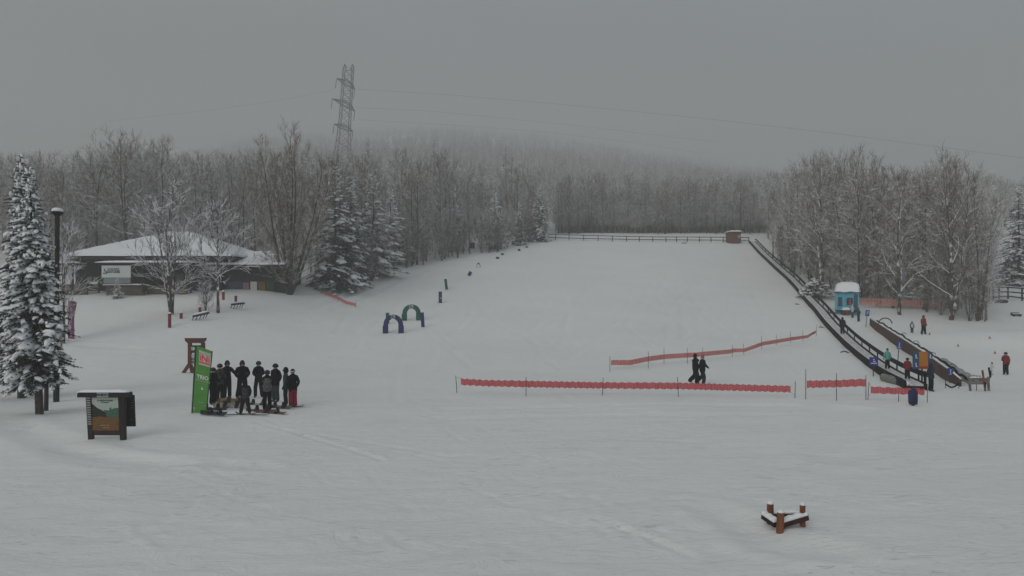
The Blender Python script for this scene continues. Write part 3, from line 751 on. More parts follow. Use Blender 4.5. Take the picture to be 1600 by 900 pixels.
    for p in m2.polygons:
        c = p.center; best = None; bd = 9
        for q0, q1, mb_, ma in seg:
            d = q1 - q0; t = max(0, min(1, (c - q0).dot(d) / max(d.length_squared, 1e-9))); dd = (c - (q0 + d * t)).length
            if dd < bd: bd = dd; best = mb_ if t > (.35 if mb_ in (1,) else .5) else ma
        if best == 1 and c.z > .80: best = 0
        if best == 0 and c.z < .80 and abs(c.x) < .2 and c.y > -.09: best = 1
        if best == 0 and bib and .85 < c.z < 1.38 and abs(c.x) < .19: best = 5
        p.material_index = best
    # face: eye, nose and mouth relief
    ro = thing('person', loc, label, 'person', yaw, group); ro.scale = (s, s, s)
    bo = bpy.data.objects.new('body', m2); C.objects.link(bo); bo.parent = ro
    hx = J['head'].copy(); hl = Vector((0, -math.sin(lean) * .75, 0)) * 0
    hm = hatm or helm_b
    fc = MB(); fc.blob(hx + Vector((0, -.105, -.035)), (.014, .022, .020), 0, 1, 0); 
    fc.build('nose', skin, ro, True)
    fc = MB(); fc.blob(hx + Vector((0, -.094, -.075)), (.024, .008, .007), 0, 1, 0); fc.build('mouth', crimson, ro, True)
    if hat == 'helmet':
        k = MB(); pr = []
        for i in range(7):
            a = i / 6 * PI / 2; pr.append((.128 * math.cos(a) + .001, .118 * math.sin(a)))
        k.lathe(pr, 14, hx + Vector((0, .008, .005))); k.box(hx + Vector((0, -.122, .025)), (.12, .05, .012))
        k.lathe([(.126, -.0), (.126, -.06), (.10, -.065)][::-1], 14, hx + Vector((0, .018, .003)))
        k.build('helmet', hm, ro, True)
    elif hat == 'hood':
        k = MB(); vs, fs = ICO[2]
        keep = [f for f in fs if not (sum(vs[i].y for i in f) / 3 < -.62 and sum(vs[i].z for i in f) / 3 < .45)]
        k.add([hx + Vector((v.x * .128, v.y * .135 + .012, v.z * .15 - .02 + (.03 if v.z > .8 else 0))) for v in vs], keep)
        k.build('hood', hm, ro, True)
    elif hat in ('beanie', 'band'):
        k = MB(); pr = [(.108 * math.cos(i / 6 * PI / 2) + .001, .12 * math.sin(i / 6 * PI / 2)) for i in range(7)]
        k.lathe([(.112, -.045)] + pr, 14, hx + Vector((0, .0, .01))); 
        if hat == 'beanie': k.blob(hx + Vector((0, 0, .14)), (.03, .03, .03), 0, 3)
        k.build('beanie', hm, ro, True)
    if goggles and hat != 'beanie':
        k = MB(); 
        for i in range(7):
            a0_ = -1.05 + 2.1 * i / 7; a1_ = -1.05 + 2.1 * (i + 1) / 7
            p0 = hx + Vector((math.sin(a0_) * .118, -math.cos(a0_) * .122, .0)); p1 = hx + Vector((math.sin(a1_) * .118, -math.cos(a1_) * .122, .0))
            k.bar(p0, p1, .022, .052)
        k.build('goggles', white if hat == 'band' else glass, ro)
    if hat == 'band':
        k = MB(); k.lathe([(.117, 0), (.119, .04)], 16, hx + Vector((0, 0, -.005))); k.build('goggle_strap', white, ro)
    if hair:
        k = MB(); k.blob(hx + Vector((0, .07, -.10)), (.09, .06, .15), 0, 2, .2, 2); k.build('hair', hair, ro, True)
    return ro

def px_size(a, top, bot): return (bot - top) * a.y / F
gl = 'people standing in a circle beside the green banner'
A_ = lambda px, py: at(px, py)
FACE = lambda a, b_: math.atan2(b_[0] - a[0], -(b_[1] - a[1]))     # yaw so that local -Y looks from a to b
cen = at(385, 634)
def grp(px, top, bot, *args, look=None, **kw):
    a = A_(px, bot); t = look or cen
    return person(a, px_size(a, top, bot), FACE(a, t), *args, **kw)
grp(333, 574, 632, black, black, 'person all in black, half hidden behind the green banner edge', hat='helmet', arms='front', bulk=1.1)
grp(343.5, 568, 628, dgrey, black, 'person in dark grey jacket and peaked dark helmet, second from the green banner', arms='front', hat='helmet')
grp(355, 564, 623, black, black, 'hooded person in black with arms spread, third from the green banner', hat='hood', hatm=black, arms=('front', 'out'), bulk=1.05)
grp(378.5, 564, 622, black, black, 'broad person in bulky black jacket at the back middle of the circle', hat='hood', hatm=black, arms='hips', bulk=1.22, legs='wide', goggles=True)
grp(404, 564, 621, black, black2, 'person in black with hands held together, right of the broad person', arms='front', hat='helmet', legs='knees')
grp(383, 594, 647, black, black2, 'shorter person seen from behind with grey vest, strapped to skis in front of the circle', arms='pocket', hat='hood', hatm=black, bib=dgrey, bulk=1.12, legs='wide', look=at(380, 600))
grp(417.5, 578, 641, black, black, 'person seen from behind with grey shoulders and pale thigh panels', arms='front', hat='helmet', bib=grey, look=at(405, 600), legs='stand')
grp(430.5, 568, 628, black, teal, 'person in black jacket and grey green trousers with a peaked helmet, looking left', arms='pocket', hat='helmet', hatm=black2, bulk=1.08)
grp(446.5, 574.5, 634, teal, black2, 'person in dark teal jacket standing just left of the crimson trousers', arms='down', hat='hood', hatm=black, bulk=.95)
grp(457.5, 576.5, 637, black, crimson, 'person in crimson trousers and white goggle band', arms='pocket', hat='band', hatm=black, bulk=1.12, look=at(400, 625))
# two walkers on the slope
w1 = at(1086.5, 600.5); w2 = at(1097.5, 601)
person(w1, px_size(w1, 552.5, 600), R(62), black, black, 'hooded walker in long black coat, left one of the two behind the red netting', hat='hood', hatm=black, arms=('down', 'hips'), legs='walk', bulk=1.5, goggles=False)
person(w2, px_size(w2, 554.5, 600.5), R(55), black, black2, 'walker in black with a reddish bobble hat, beside the hooded walker', hat='beanie', hatm=mat('wool_red', (.3, .12, .11), .9), arms=('hips', 'out'), legs='walk', bulk=1.25)

# ------------------------------------------------------------------ snowboards and skis
def board(loc, L_, rz, m, label, tilt=(0, 0), W_=.27, bind=True, cat='snowboard', grp_=None, name='snowboard'):
    o = thing(name, loc, label, cat, rz, grp_); o.rotation_euler = (tilt[0], tilt[1], rz)
    k = MB(); n = 22; top = []; o0 = []
    for i in range(n + 1):
        u = -1 + 2 * i / n
        wd = W_ / 2 * (1 - .16 * (1 - u * u)) * (1 - max(0, (abs(u) - .86) / .14) ** 2) ** .5 + .002
        zz = .0 + .10 * max(0, (abs(u) - .82) / .18) ** 2
        o0.append((u * L_ / 2, wd, zz))
    vs = []
    for x, wd, zz in o0: vs += [(x, -wd, zz), (x, wd, zz), (x, wd, zz + .014), (x, -wd, zz + .014)]
    fs = []
    for i in range(n):
        a = 4 * i; fs += [(a, a + 4, a + 5, a + 1), (a + 1, a + 5, a + 6, a + 2), (a + 2, a + 6, a + 7, a + 3), (a + 3, a + 7, a + 4, a)]
    k.add(vs, fs + [(0, 1, 2, 3), (4 * n, 4 * n + 3, 4 * n + 2, 4 * n + 1)])
    k.build('deck', m, o)
    if bind:
        for sx in (-1, 1):
            q = MB(); x = sx * L_ * .17
            q.box((x, 0, .03), (.12, .25, .03)); q.box((x, .12, .10), (.13, .03, .20)); q.bar((x - .05, -.08, .05), (x - .05, .08, .12), .03, .03); q.bar((x + .05, -.08, .05), (x + .05, .08, .12), .03, .03)
            q.build('binding', bootm, o)
    return o
def stripe_mat(name, a, b_, sc_): return mat(name, a, .45, .1, sc_, col2=b_, stretch=(1, 3, 1))
b_olive = stripe_mat('board_olive', (.16, .12, .05), (.06, .03, .02), 2); b_pat = stripe_mat('board_patterned', (.45, .44, .40), (.06, .05, .05), 9)
b_blk = stripe_mat('board_black', (.03, .03, .035), (.012, .012, .014), 3); b_red = stripe_mat('board_red', (.22, .08, .05), (.04, .03, .03), 4)
b_teal = stripe_mat('board_teal', (.03, .12, .14), (.25, .13, .05), 2.5); b_wht = stripe_mat('board_white', (.5, .5, .48), (.1, .1, .1), 4)
up_ = Vector((0, 0, .02))
def bd(px, py, *a, dz=0, **k): return board(at(px, py) + Vector((0, 0, .03 + dz)), *a, **k)
bd(366, 632, 1.55, R(-4), b_olive, 'olive and brown snowboard tipped on its edge in the snow', tilt=(R(62), 0), dz=.12)
bd(361, 639, 1.6, R(-8), b_pat, 'pale patterned snowboard leaning towards the camera before the olive one', tilt=(R(48), 0), dz=.10)
bd(331, 641, 1.4, R(6), b_blk, 'black snowboard at the foot of the green banner, the upper one', tilt=(R(15), 0), dz=.02)
bd(335, 650, 1.3, R(-18), b_blk, 'black snowboard lying in front of the green banner foot, its bindings up', tilt=(R(28), 0), dz=.07)
bd(402, 633, 1.45, R(-12), b_wht, 'white and black snowboard under the person with joined hands', tilt=(R(10), 0))
bd(409, 643, 1.4, R(-6), b_red, 'reddish brown snowboard left of the person with pale thigh panels', tilt=(R(14), 0))
bd(424, 646, 1.45, R(-14), b_red, 'reddish dark snowboard with its nose towards the camera, right of the other reddish one', tilt=(R(12), 0))
bd(436, 638, 1.4, R(-16), b_teal, 'teal snowboard with an orange end, rightmost board on the snow', tilt=(R(20), 0), dz=.03)
bd(451, 636, 1.35, R(12), b_blk, 'black snowboard under the boots of the person in crimson trousers', dz=-.02)
for dx, lab in ((-.13, 'left'), (.16, 'right')):
    a = at(383, 648); sk = board(a + Vector((dx, -.1 - dx * .6, .03)), 1.6, R(86 if dx < 0 else 80), b_blk, '%s ski under the shorter person in front' % lab, W_=.10, bind=False, cat='ski', name='ski')
    sk.rotation_euler = (0, 0, R(8 if dx < 0 else -14)); sk.location = a + Vector((dx * 2.2, -.12, .03))

# ------------------------------------------------------------------ signs and banners at the left
brown = mat('wood_brown', (.115, .040, .030), .75, .3, 4, bump=.004, stretch=(1, 1, .2)); dbrown = mat('wood_dark', (.022, .017, .016), .75, .3, 5, stretch=(1, 1, .2), bump=.003)
capm = snowcap
txt_w = mat('letters_white', (.62, .66, .60), .7, .03); txt_k = mat('letters_black', (.03, .03, .03), .7, .03); txt_r = mat('letters_red', (.62, .02, .04), .6, .03)
def snow_pad(parent, c, d, seed=0, name='snow'):
    """rounded snow lying on a flat top: c is the middle of its underside"""
    k = MB(); nx_, ny_ = max(4, int(d[0] / .12)), max(3, int(d[1] / .08)); top = []; vs = []
    for i in range(nx_ + 1):
        for j_ in range(ny_ + 1):
            u, v = i / nx_ * 2 - 1, j_ / ny_ * 2 - 1
            hgt = d[2] * max(0, (1 - abs(u) ** 6)) ** .5 * max(0, (1 - abs(v) ** 4)) ** .5 * (1 + .25 * noise.noise(Vector((i * .5 + seed, j_ * .6, seed * 2.))))
            vs.append((c[0] + u * d[0] / 2, c[1] + v * d[1] / 2, c[2] + hgt))
    n0 = len(vs); vs += [(x, y, c[2] - .004) for x, y, z in vs]
    f = []; w_ = ny_ + 1
    for i in range(nx_):
        for j_ in range(ny_):
            a = i * w_ + j_; f.append((a, a + w_, a + w_ + 1, a + 1)); f.append((a + n0 + 1, a + w_ + 1 + n0, a + w_ + n0, a + n0))
    for i in range(nx_): f += [(i * w_, i * w_ + n0, (i + 1) * w_ + n0, (i + 1) * w_), (i * w_ + ny_, (i + 1) * w_ + ny_, (i + 1) * w_ + ny_ + n0, i * w_ + ny_ + n0)]
    for j_ in range(ny_): f += [(j_, j_ + 1, j_ + 1 + n0, j_ + n0), (nx_ * w_ + j_, nx_ * w_ + j_ + n0, nx_ * w_ + j_ + 1 + n0, nx_ * w_ + j_ + 1)]
    k.add(vs, f); return k.build(name, capm, parent, True)

# trail map board in a dark timber frame (three posts, a second leaf behind at an angle)
a = at(167, 687.5); u = a.y / F          # metres per photograph pixel there
bb = thing('notice_board', a, 'dark timber notice board with an autumn landscape poster and snow on its roof beam', 'notice board', R(-24) * 0)
k = MB(); k.prism([(x * u, z * u) for x, z in ((-27.2, -8), (-20.5, -8), (-23.3, 67.5), (-31.4, 67.5))], .14); k.build('post', dbrown, bb)
k = MB(); k.prism([(x * u, z * u) for x, z in ((22.5, -8), (29.5, -8), (29, 67.5), (19, 67.5))], .14); k.build('post', dbrown, bb)
k = MB(); k.prism([(x * u, z * u) for x, z in ((-43, 67), (-43, 72.5), (-40.5, 75.3), (35, 75.3), (37.3, 72.5), (37.3, 67))], .26); k.build('roof_beam', dbrown, bb)
k = MB(); k.prism([(x * u, z * u) for x, z in ((-23, 7.5), (24, 7.5), (24, 15), (-23, 15))], .10); k.build('lower_rail', mat('wood_maroon', (.035, .015, .013), .7), bb)
k = MB(); k.prism([(x * u, z * u) for x, z in ((23, 18.5), (37.5, 18.5), (35.5, 68), (18, 68))], .07, Matrix.Translation((0, .30, 0))); k.build('side_leaf', dbrown, bb)
snow_pad(bb, (-3 * u, 0, 75.2 * u), (80 * u, .30, .07), 1)
# the poster: sky, dark ridge, green hill, autumn field
k = MB(); k.prism([(-24 * u, 15 * u), (19.8 * u, 15 * u), (19.8 * u, 66.8 * u), (-24 * u, 66.8 * u)], .05, Matrix.Translation((0, -.01, 0)))
po = k.build('poster', mat('poster_sky', (.36, .42, .38), .6, .03), bb)
def flat(pts, y, m, name, parent):
    q = MB(); q.prism([(x * u, z * u) for x, z in pts], .006, Matrix.Translation((0, y, 0))); return q.build(name, m, parent)
flat([(-23.8, 34), (3, 34), (4, 43), (2, 42), (-2, 44), (-8, 47), (-14, 50), (-20, 55), (-23.8, 57)], -.040, mat('poster_ridge', (.018, .022, .018), .6, .3, 20), 'printed_ridge', po)
flat([(2, 34), (19.6, 34), (19.6, 50), (13, 50), (8, 47.5), (7.6, 51), (5.2, 50.5), (5, 46), (-4, 47), (-1, 43)], -.044, mat('poster_green', (.05, .13, .09), .6, .3, 20), 'printed_hill', po)
flat([(-23.8, 15.2), (19.6, 15.2), (19.6, 36), (8, 35), (-10, 37), (-23.8, 35)], -.048, mat('poster_field', (.16, .075, .02), .6, .5, 22, col2=(.05, .03, .012)), 'printed_field', po)
text_mesh('lettering', 'LA MONTAGNE', .075, txt_k, po, (-2 * u, -.040, 61.5 * u), bold=.001)
text_mesh('lettering', 'AUTREMENT', .045, txt_k, po, (-2 * u, -.040, 58.6 * u))
text_mesh('lettering', '--- ----- ---  --- ----', .045, txt_w, po, (-2 * u, -.056, 23.4 * u), bold=.001); text_mesh('lettering', '-- ---- -- --- --', .045, txt_w, po, (0, -.056, 19.6 * u), bold=.001)
k = MB(); k.box((-3.2 * u, -.135, 71 * u), (18 * u, .012, 7 * u)); pl = k.build('name_plate', mat('plate_grey', (.30, .31, .31), .6, .05), bb)
for i, s_ in enumerate(('MAP', 'INFO')): text_mesh('lettering', s_, .11, txt_k, pl, ((-8 + 9.5 * i) * u, -.143, 71 * u), bold=.004)
k = MB()
for i in range(12): k.box(((-27.3 + .22 * i) * u, -.078, (65.5 - 3.65 * i) * u), (6.0 * u, .012, 1.9 * u))
k.build('name_strips', mat('strip_grey', (.30, .30, .29), .6, .1), bb)
k = MB()
for z in (64.5, 29): k.add([Vector((x * u, .255, (z + dz) * u)) for x, dz in ((30, .8), (34, .8), (32, -.8))], [(0, 1, 2)])
for z in (60.5, 56.6, 52, 48): k.box((33 * u, .258, z * u), (4.4 * u, .006, .6 * u))
k.build('faint_print', mat('print_dim', (.16, .15, .16), .6), bb)

# green banner on a light frame
a = at(311, 645.5); u = a.y / F; gb = thing('banner', a, 'tall green banner with a red and pale logo square, leaning to the right', 'banner')
gm = mat('banner_green', (.075, .25, .04), .6, .08, 2); gd = mat('banner_edge', (.03, .065, .045), .6, .08, 2)
def warp(k_, M_): k_.v = [tuple(M_ @ Vector(v)) for v in k_.v]; return k_
q = MB(); q.prism([(x * u, z * u) for x, z in ((-10, 1), (11, -1), (20.2, 96.5), (-4.4, 105))], .05); q.build('panel', gm, gb)
q = MB(); q.prism([(x * u, z * u) for x, z in ((-11.8, -1), (-9.6, -1), (-3.2, 105), (-6, 105))], .07, Matrix.Translation((0, .01, 0))); q.build('frame_edge', gd, gb)
q = MB(); q.prism([(x * u, z * u) for x, z in ((10.6, -2), (11.4, -2), (20.9, 96.6), (20.1, 96.6))], .07, Matrix.Translation((0, .01, 0))); q.build('frame_edge', gd, gb)
q = MB(); q.prism([(x * u, z * u) for x, z in ((.1, 76.5), (18.2, 71.2), (19.2, 88.0), (.9, 94.0))], .01, Matrix.Translation((0, -.031, 0))); lg = q.build('logo_square', mat('logo_pale', (.50, .42, .38), .6, .05), gb)
q = MB(); q.prism([(x * u, z * u) for x, z in ((.3, 94.2), (19.3, 88.2), (19.6, 92.4), (.5, 99.4))], .01, Matrix.Translation((0, -.031, 0))); q.build('pale_band', mat('logo_mint', (.28, .38, .28), .6, .05), gb)
tl = R(17)
text_mesh('lettering', 'iNi', .37, txt_r, gb, (9.4 * u, -.042, 84.6 * u), bold=.004, shear=tl, sx=.97)
text_mesh('lettering', 'INITIATION', .085, txt_r, gb, (9.4 * u, -.042, 77.6 * u), bold=.004, shear=tl)
text_mesh('lettering', 'INITIEZ-VOUS', .075, txt_w, gb, (9.8 * u, -.042, 93.6 * u), bold=.002, shear=tl)
text_mesh('lettering', 'TRIO', .22, txt_w, gb, (6.2 * u, -.032, 55.3 * u), bold=.005, shear=R(12), sx=.98)
text_mesh('lettering', 'INITIATION', .12, mat('letters_soft', (.30, .42, .27), .7), gb, (6.3 * u, -.032, 49.5 * u), bold=.002, shear=R(12), sx=.93)
text_mesh('lettering', 'ski et planche', .07, MATS['letters_soft'], gb, (5.2 * u, -.032, 45.6 * u), shear=R(12))
q = MB(); q.prism([(x * u, z * u) for x, z in ((3.6, 36.5), (6.8, 36.2), (5.4, 41.5))], .01, Matrix.Translation((0, -.030, 0))); q.build('pine_mark', txt_w, gb)
text_mesh('lettering', 'sainte', .09, MATS['letters_soft'], gb, (3 * u, -.032, 16.6 * u), bold=.002, shear=R(8)); text_mesh('lettering', 'information et billets', .06, MATS['letters_soft'], gb, (2.2 * u, -.032, 12.6 * u), shear=R(8))
q = MB(); q.bar((-7.6 * u, -.03, 4.6 * u), (-6.4 * u, -.03, 7.2 * u), .008, .02); q.bar((-6.4 * u, -.03, 7.2 * u), (-8 * u, -.03, 9.4 * u), .008, .02); q.build('arrow_mark', txt_w, gb)

# brown timber sign behind the banner
a = at(309, 583); u = a.y / F; bs_ = thing('timber_sign', a, 'reddish brown timber sign with splayed feet behind the green banner', 'sign')
q = MB(); q.prism([(x * u, z * u) for x, z in ((-19, 55), (12.5, 55), (12, 51), (8, 47), (-14.5, 47), (-18.6, 50.5))], .3); q.build('top_beam', brown, bs_)
for x0 in (-14.8, 5.8):
    q = MB(); q.prism([(x * u, z * u) for x, z in ((x0, 10), (x0 + 5, 10), (x0 + 5, 47.5), (x0, 47.5))], .2); q.build('post', brown, bs_)
    q = MB(); 
    q.prism([(x * u, z * u) for x, z in ((x0 - 11, -1), (x0 - 6, -1), (x0 + 2.2, 10), (x0 + 2.2, 17), (x0 - .5, 15))], .16); q.prism([(x * u, z * u) for x, z in ((x0 + 11, -1), (x0 + 4.5, -1), (x0 + 2.2, 9), (x0 + 2.2, 17), (x0 + 5, 15))], .16, Matrix.Translation((0, .01, 0)))
    q.build('foot', brown, bs_)
q = MB(); q.box((-1.5 * u, -.02, 37.5 * u), (16 * u, .06, 12 * u)); pn = q.build('dark_panel', txt_k, bs_); text_mesh('lettering', 'SKI', .3, txt_w, pn, (-5.5 * u, -.056, 38 * u), bold=.01)
q = MB(); q.box((-1.5 * u, -.02, 22 * u), (16 * u, .06, 17 * u)); pn = q.build('pale_panel', mat('panel_pale', (.5, .5, .48), .6), bs_); text_mesh('lettering', 'ECOLE', .2, txt_k, pn, (-4.2 * u, -.056, 22 * u), bold=.012); text_mesh('lettering', 'ZONE', .2, txt_k, pn, (-4.5 * u, -.056, 17 * u), bold=.012)
snow_pad(bs_, (-3 * u, 0, 55 * u), (30 * u, .28, .03), 3)

# purple feather banner
a = at(110, 530); u = a.y / F; pb = thing('banner', a, 'narrow purple banner flaring at the top beside the left spruces', 'banner')
pm = mat('banner_purple', (.22, .045, .15), .6, .08, 2)
q = MB(); q.prism([(x * u, z * u) for x, z in ((-3, 1), (6.3, 0), (6.0, 15), (5.6, 28), (6.3, 38), (8.3, 48), (10.2, 57), (5, 59.5), (-1, 60), (-2.6, 58))], .05); q.build('sail', pm, pb)
q = MB(); q.tube([(-3.4 * u, .0, -.2), (-3.5 * u, 0, 40 * u), (-2.6 * u, 0, 60 * u)], .025, 6); q.build('pole', black2, pb)
text_mesh('lettering', 'LOCATION RENTALS', .18, mat('letters_pink', (.45, .25, .36), .7), pb, (2.0 * u, -.035, 27 * u), ry=R(90 - 4) * -1, bold=.004)
q = MB(); q.box((1 * u, -.032, 54 * u), (3.4 * u, .01, 3.5 * u)); q.box((6 * u, -.032, 54.4 * u), (3.4 * u, .01, 1.2 * u)); q.box((1.6 * u, -.032, 5 * u), (3 * u, .01, 2.6 * u)); q.build('pale_mark', MATS['letters_pink'], pb)

# lamp post
a = at(88, 628); u = a.y / F; lp = thing('street_lamp', a, 'dark lamp post with a snow topped flat lantern beside the left spruces', 'street lamp')
q = MB(); q.tube([(0, 0, -.3), (0, 0, 2.2), (.02, 0, 5), (.05, 0, 293 * u)], [.13, .13, .105, .10], 10); q.build('post', dbrown, lp)
q = MB(); q.lathe([(.10, 0), (.20, .10), (.24, .12), (.24, .20), (.2, .22)], 18, (.05, 0, 290 * u)); q.build('lantern', black2, lp, True)
q = MB(); q.lathe([(.235, 0), (.25, .05), (.22, .12), (.12, .17), (.01, .185)], 18, (.05, 0, 290 * u + .222)); q.build('snow', capm, lp, True)

# ------------------------------------------------------------------ foreground corner of log fence
a = at(1222, 832); u = a.y / F; lf = thing('log_fence', a, 'small triangular corner of brown log fence standing in the foreground snow', 'log fence', 0)
logm = mat('log_wood', (.21, .080, .034), .75, .3, 5, stretch=(1, 1, .15), bump=.006, col2=(.08, .026, .014)); logd = mat('log_wood_dark', (.035, .018, .014), .8, .3, 6)
def W(px, py, dy=0.):          # local point at a pixel on the depth plane of the front post plus dy
    p = P(px, py, a.y + dy); return p - a
posts = [(1217.5, 836, 800.5, .20, 0., 11.5), (1203.5, 818, 787, .17, .52, 10.5), (1254, 824.5, 789, .16, .27, 9)]
tops = []
for px, pb_, pt, r_, dy, wpx in posts:
    b0 = W(px, pb_ + 3, dy); t0_ = W(px + (2.4 if dy == 0 else 0), pt, dy); b0.z = min(b0.z, -.02) - .15
    r_ = wpx * .5 * (a.y + dy) / F
    q = MB(); q.tube([b0, b0.lerp(t0_, .5), t0_ - Vector((0, 0, .01)), t0_], [r_, r_, r_ * .98, r_ * .85], 12); q.build('post', logm, lf, False)
    q = MB(); q.lathe([(r_ * .95, 0), (r_ * .92, .025), (r_ * .6, .05), (.01, .06)], 12, t0_); q.build('snow', capm, lf, True)
    tops.append((b0, t0_))
def rail(p, q_, m=logd, w_=.11, h_=.13):
    k = MB(); k.bar(p, q_, w_, h_); o_ = k.build('rail', m, lf)
    k = MB(); n_ = 16; d = (q_ - p); sd = d.cross(Vector((0, 0, 1))).normalized()
    for i in range(n_):
        for j_, (t_, up__) in enumerate(((i / n_, 0), ((i + 1) / n_, 0))): pass
        a_, b_ = p + d * (i / n_), p + d * ((i + 1) / n_)
        ha = .055 + .012 * math.sin(i * 1.3) if 0 < i else .03; hb = .055 + .012 * math.sin((i + 1) * 1.3) if i < n_ - 1 else .03
        vs = []
        for c_, hh in ((a_, ha), (b_, hb)): vs += [c_ + sd * s__ * w_ * .62 * f_ + Vector((0, 0, h_ / 2 + z_ * hh)) for s__, f_, z_ in ((-1, 1, -.1), (-1, .95, .7), (-1, .5, 1), (1, .5, 1), (1, .95, .7), (1, 1, -.1))]
        fs = [(r_, (r_ + 1) % 6, 6 + (r_ + 1) % 6, 6 + r_) for r_ in range(6)]
        if i == 0: fs.append((5, 4, 3, 2, 1, 0))
        if i == n_ - 1: fs.append((6, 7, 8, 9, 10, 11))
        k.add(vs, fs)
    k.build('snow', capm, o_, True)
rail(W(1193.5, 806, .52), W(1214, 820, .12), w_=.14, h_=.11)
rail(W(1219, 819.5, .10), W(1260.5, 807, .27), mat('log_maroon', (.065, .020, .014), .8, .3, 6), w_=.14, h_=.12)
rail(W(1199, 805, .62), W(1257, 805, .40), h_=.11)
# ------------------------------------------------------------------ lodge at the left
ly = at(270, 458).y + 1.5
a = col(272, ly); a.z = EYE + (450 - 459) / F * ly; u = ly / F
X_ = lambda px: (px - 272) * u
Z_ = lambda py: (459 - py) * u
lod = thing('lodge', a, 'low dark timber lodge under a broad snow covered hipped roof', 'lodge')
wall = mat('lodge_wall', (.028, .024, .021), .8, .3, 3, stretch=(1, 1, .3)); wood_l = mat('lodge_base', (.11, .085, .06), .8, .25, 4, stretch=(.2, 1, 1)); fas = mat('fascia', (.014, .012, .012), .7, .2, 4)
DEP = 11.0
q = MB(); q.box((X_(231), DEP / 2, Z_(432)), (226 * u, DEP, 62 * u)); q.build('wall', wall, lod)
q = MB(); q.box((X_(392), 4.2, Z_(438)), (96 * u, 6.5, 42 * u)); q.build('side_wing', wall, lod)
# hipped roof, snow on top, dark fascia below
def hip(cx, x0, x1, y0, y1, z0, rz_, r0, r1, th, m, nm, par, rough=0.):
    """a hip roof slab: eaves rectangle to a ridge from r0 to r1, with thickness"""
    q = MB(); ym = (y0 + y1) / 2; n_ = 18
    def surf(uu, vv, dz):
        x = x0 + (x1 - x0) * uu; y = y0 + (y1 - y0) * vv
        tx = min(1, min((x - x0) / max(r0 - x0, .01), (x1 - x) / max(x1 - r1, .01))); ty = 1 - abs(2 * vv - 1)
        t = max(0, min(tx, ty)); 
        return Vector((x, y, z0 + (rz_ - z0) * t ** .92 + dz + rough * noise.noise(Vector((x * .5, y * .5, 0)))))
    nu, nv = 40, 20; vs = []
    for dz in (0, -th):
        for i in range(nu + 1):
            for j_ in range(nv + 1): vs.append(surf(i / nu, j_ / nv, dz if dz == 0 else dz))
    w_ = nv + 1; N0 = (nu + 1) * w_; fs = []
    for i in range(nu):
        for j_ in range(nv):
            k_ = i * w_ + j_; fs += [(k_, k_ + w_, k_ + w_ + 1, k_ + 1), (k_ + 1 + N0, k_ + w_ + 1 + N0, k_ + w_ + N0, k_ + N0)]
    for i in range(nu): fs += [(i * w_, i * w_ + N0, (i + 1) * w_ + N0, (i + 1) * w_), ((i + 1) * w_ - 1, (i + 2) * w_ - 1, (i + 2) * w_ - 1 + N0, (i + 1) * w_ - 1 + N0)]
    for j_ in range(nv): fs += [(j_, j_ + 1, j_ + 1 + N0, j_ + N0), (nu * w_ + j_, nu * w_ + j_ + N0, nu * w_ + j_ + 1 + N0, nu * w_ + j_ + 1)]
    q.add(vs, fs); return q.build(nm, m, par, False)
rf = hip(0, X_(118), X_(372), -2.2, 14, Z_(403), Z_(360.5), X_(225), X_(262), .28, fas, 'roof', lod)
sn_ = hip(0, X_(118) - .05, X_(372) + .05, -2.25, 14.05, Z_(402), Z_(359), X_(225), X_(262), .20, capm, 'snow', rf, .05); sn_.location = (0, 0, .26)
# wing roof at the right
q = MB(); q.prism([(0, 0), (7.4, 1.55), (7.4, 1.8), (0, .25)], 120 * u, Matrix.Translation((X_(388), -1.0, Z_(417.5))) @ Matrix.Rotation(PI / 2, 4, 'Z')); r2 = q.build('roof', fas, lod)
q = MB(); q.prism([(-.03, .26), (7.4, 1.81), (7.4, 2.1), (.3, .52), (0, .47)], 120 * u + .1, Matrix.Translation((X_(388), -1.0, Z_(417.5))) @ Matrix.Rotation(PI / 2, 4, 'Z')); q.build('snow', capm, r2)
# canopies with a thick white edge
for x0, x1, zt in ((176, 322, 411.5), (102, 144, 412.5)):
    q = MB(); q.box((X_((x0 + x1) / 2), -2.2, Z_(zt + 1.6)), ((x1 - x0) * u, 2.8, .18)); c_ = q.build('canopy', fas, lod)
    snow_pad(c_, (X_((x0 + x1) / 2), -2.2, Z_(zt + 1.6) + .09), ((x1 - x0) * u, 2.9, .22), x0)
for px in (180, 246, 318, 104, 141): q = MB(); q.box((X_(px), -3.2, Z_(435)), (.16, .16, 45 * u)); q.build('post', dbrown, lod)
# low timber walls
for x0, x1, z0, z1, y_ in ((118, 158, 458, 444.5, -2.6), (190, 246, 461, 446.5, -2.9), (246, 306, 461, 446, -2.2)):
    q = MB(); q.box((X_((x0 + x1) / 2), y_, Z_((z0 + z1) / 2) - .3), ((x1 - x0) * u, .25, (z0 - z1) * u + .6)); b_ = q.build('low_wall', wood_l, lod)
q = MB(); q.box((X_(167.5), -2.0, Z_(444)), (17 * u, .8, .12)); b_ = q.build('counter', wood_l, lod); snow_pad(b_, (X_(167.5), -2.0, Z_(444) + .06), (18 * u, .9, .14), 2)
q = MB(); q.box((X_(215), -3.0, Z_(446)), (60 * u, .5, .10)); b_ = q.build('ledge', wood_l, lod); snow_pad(b_, (X_(215), -3.0, Z_(446) + .05), (60 * u, .55, .12), 4)
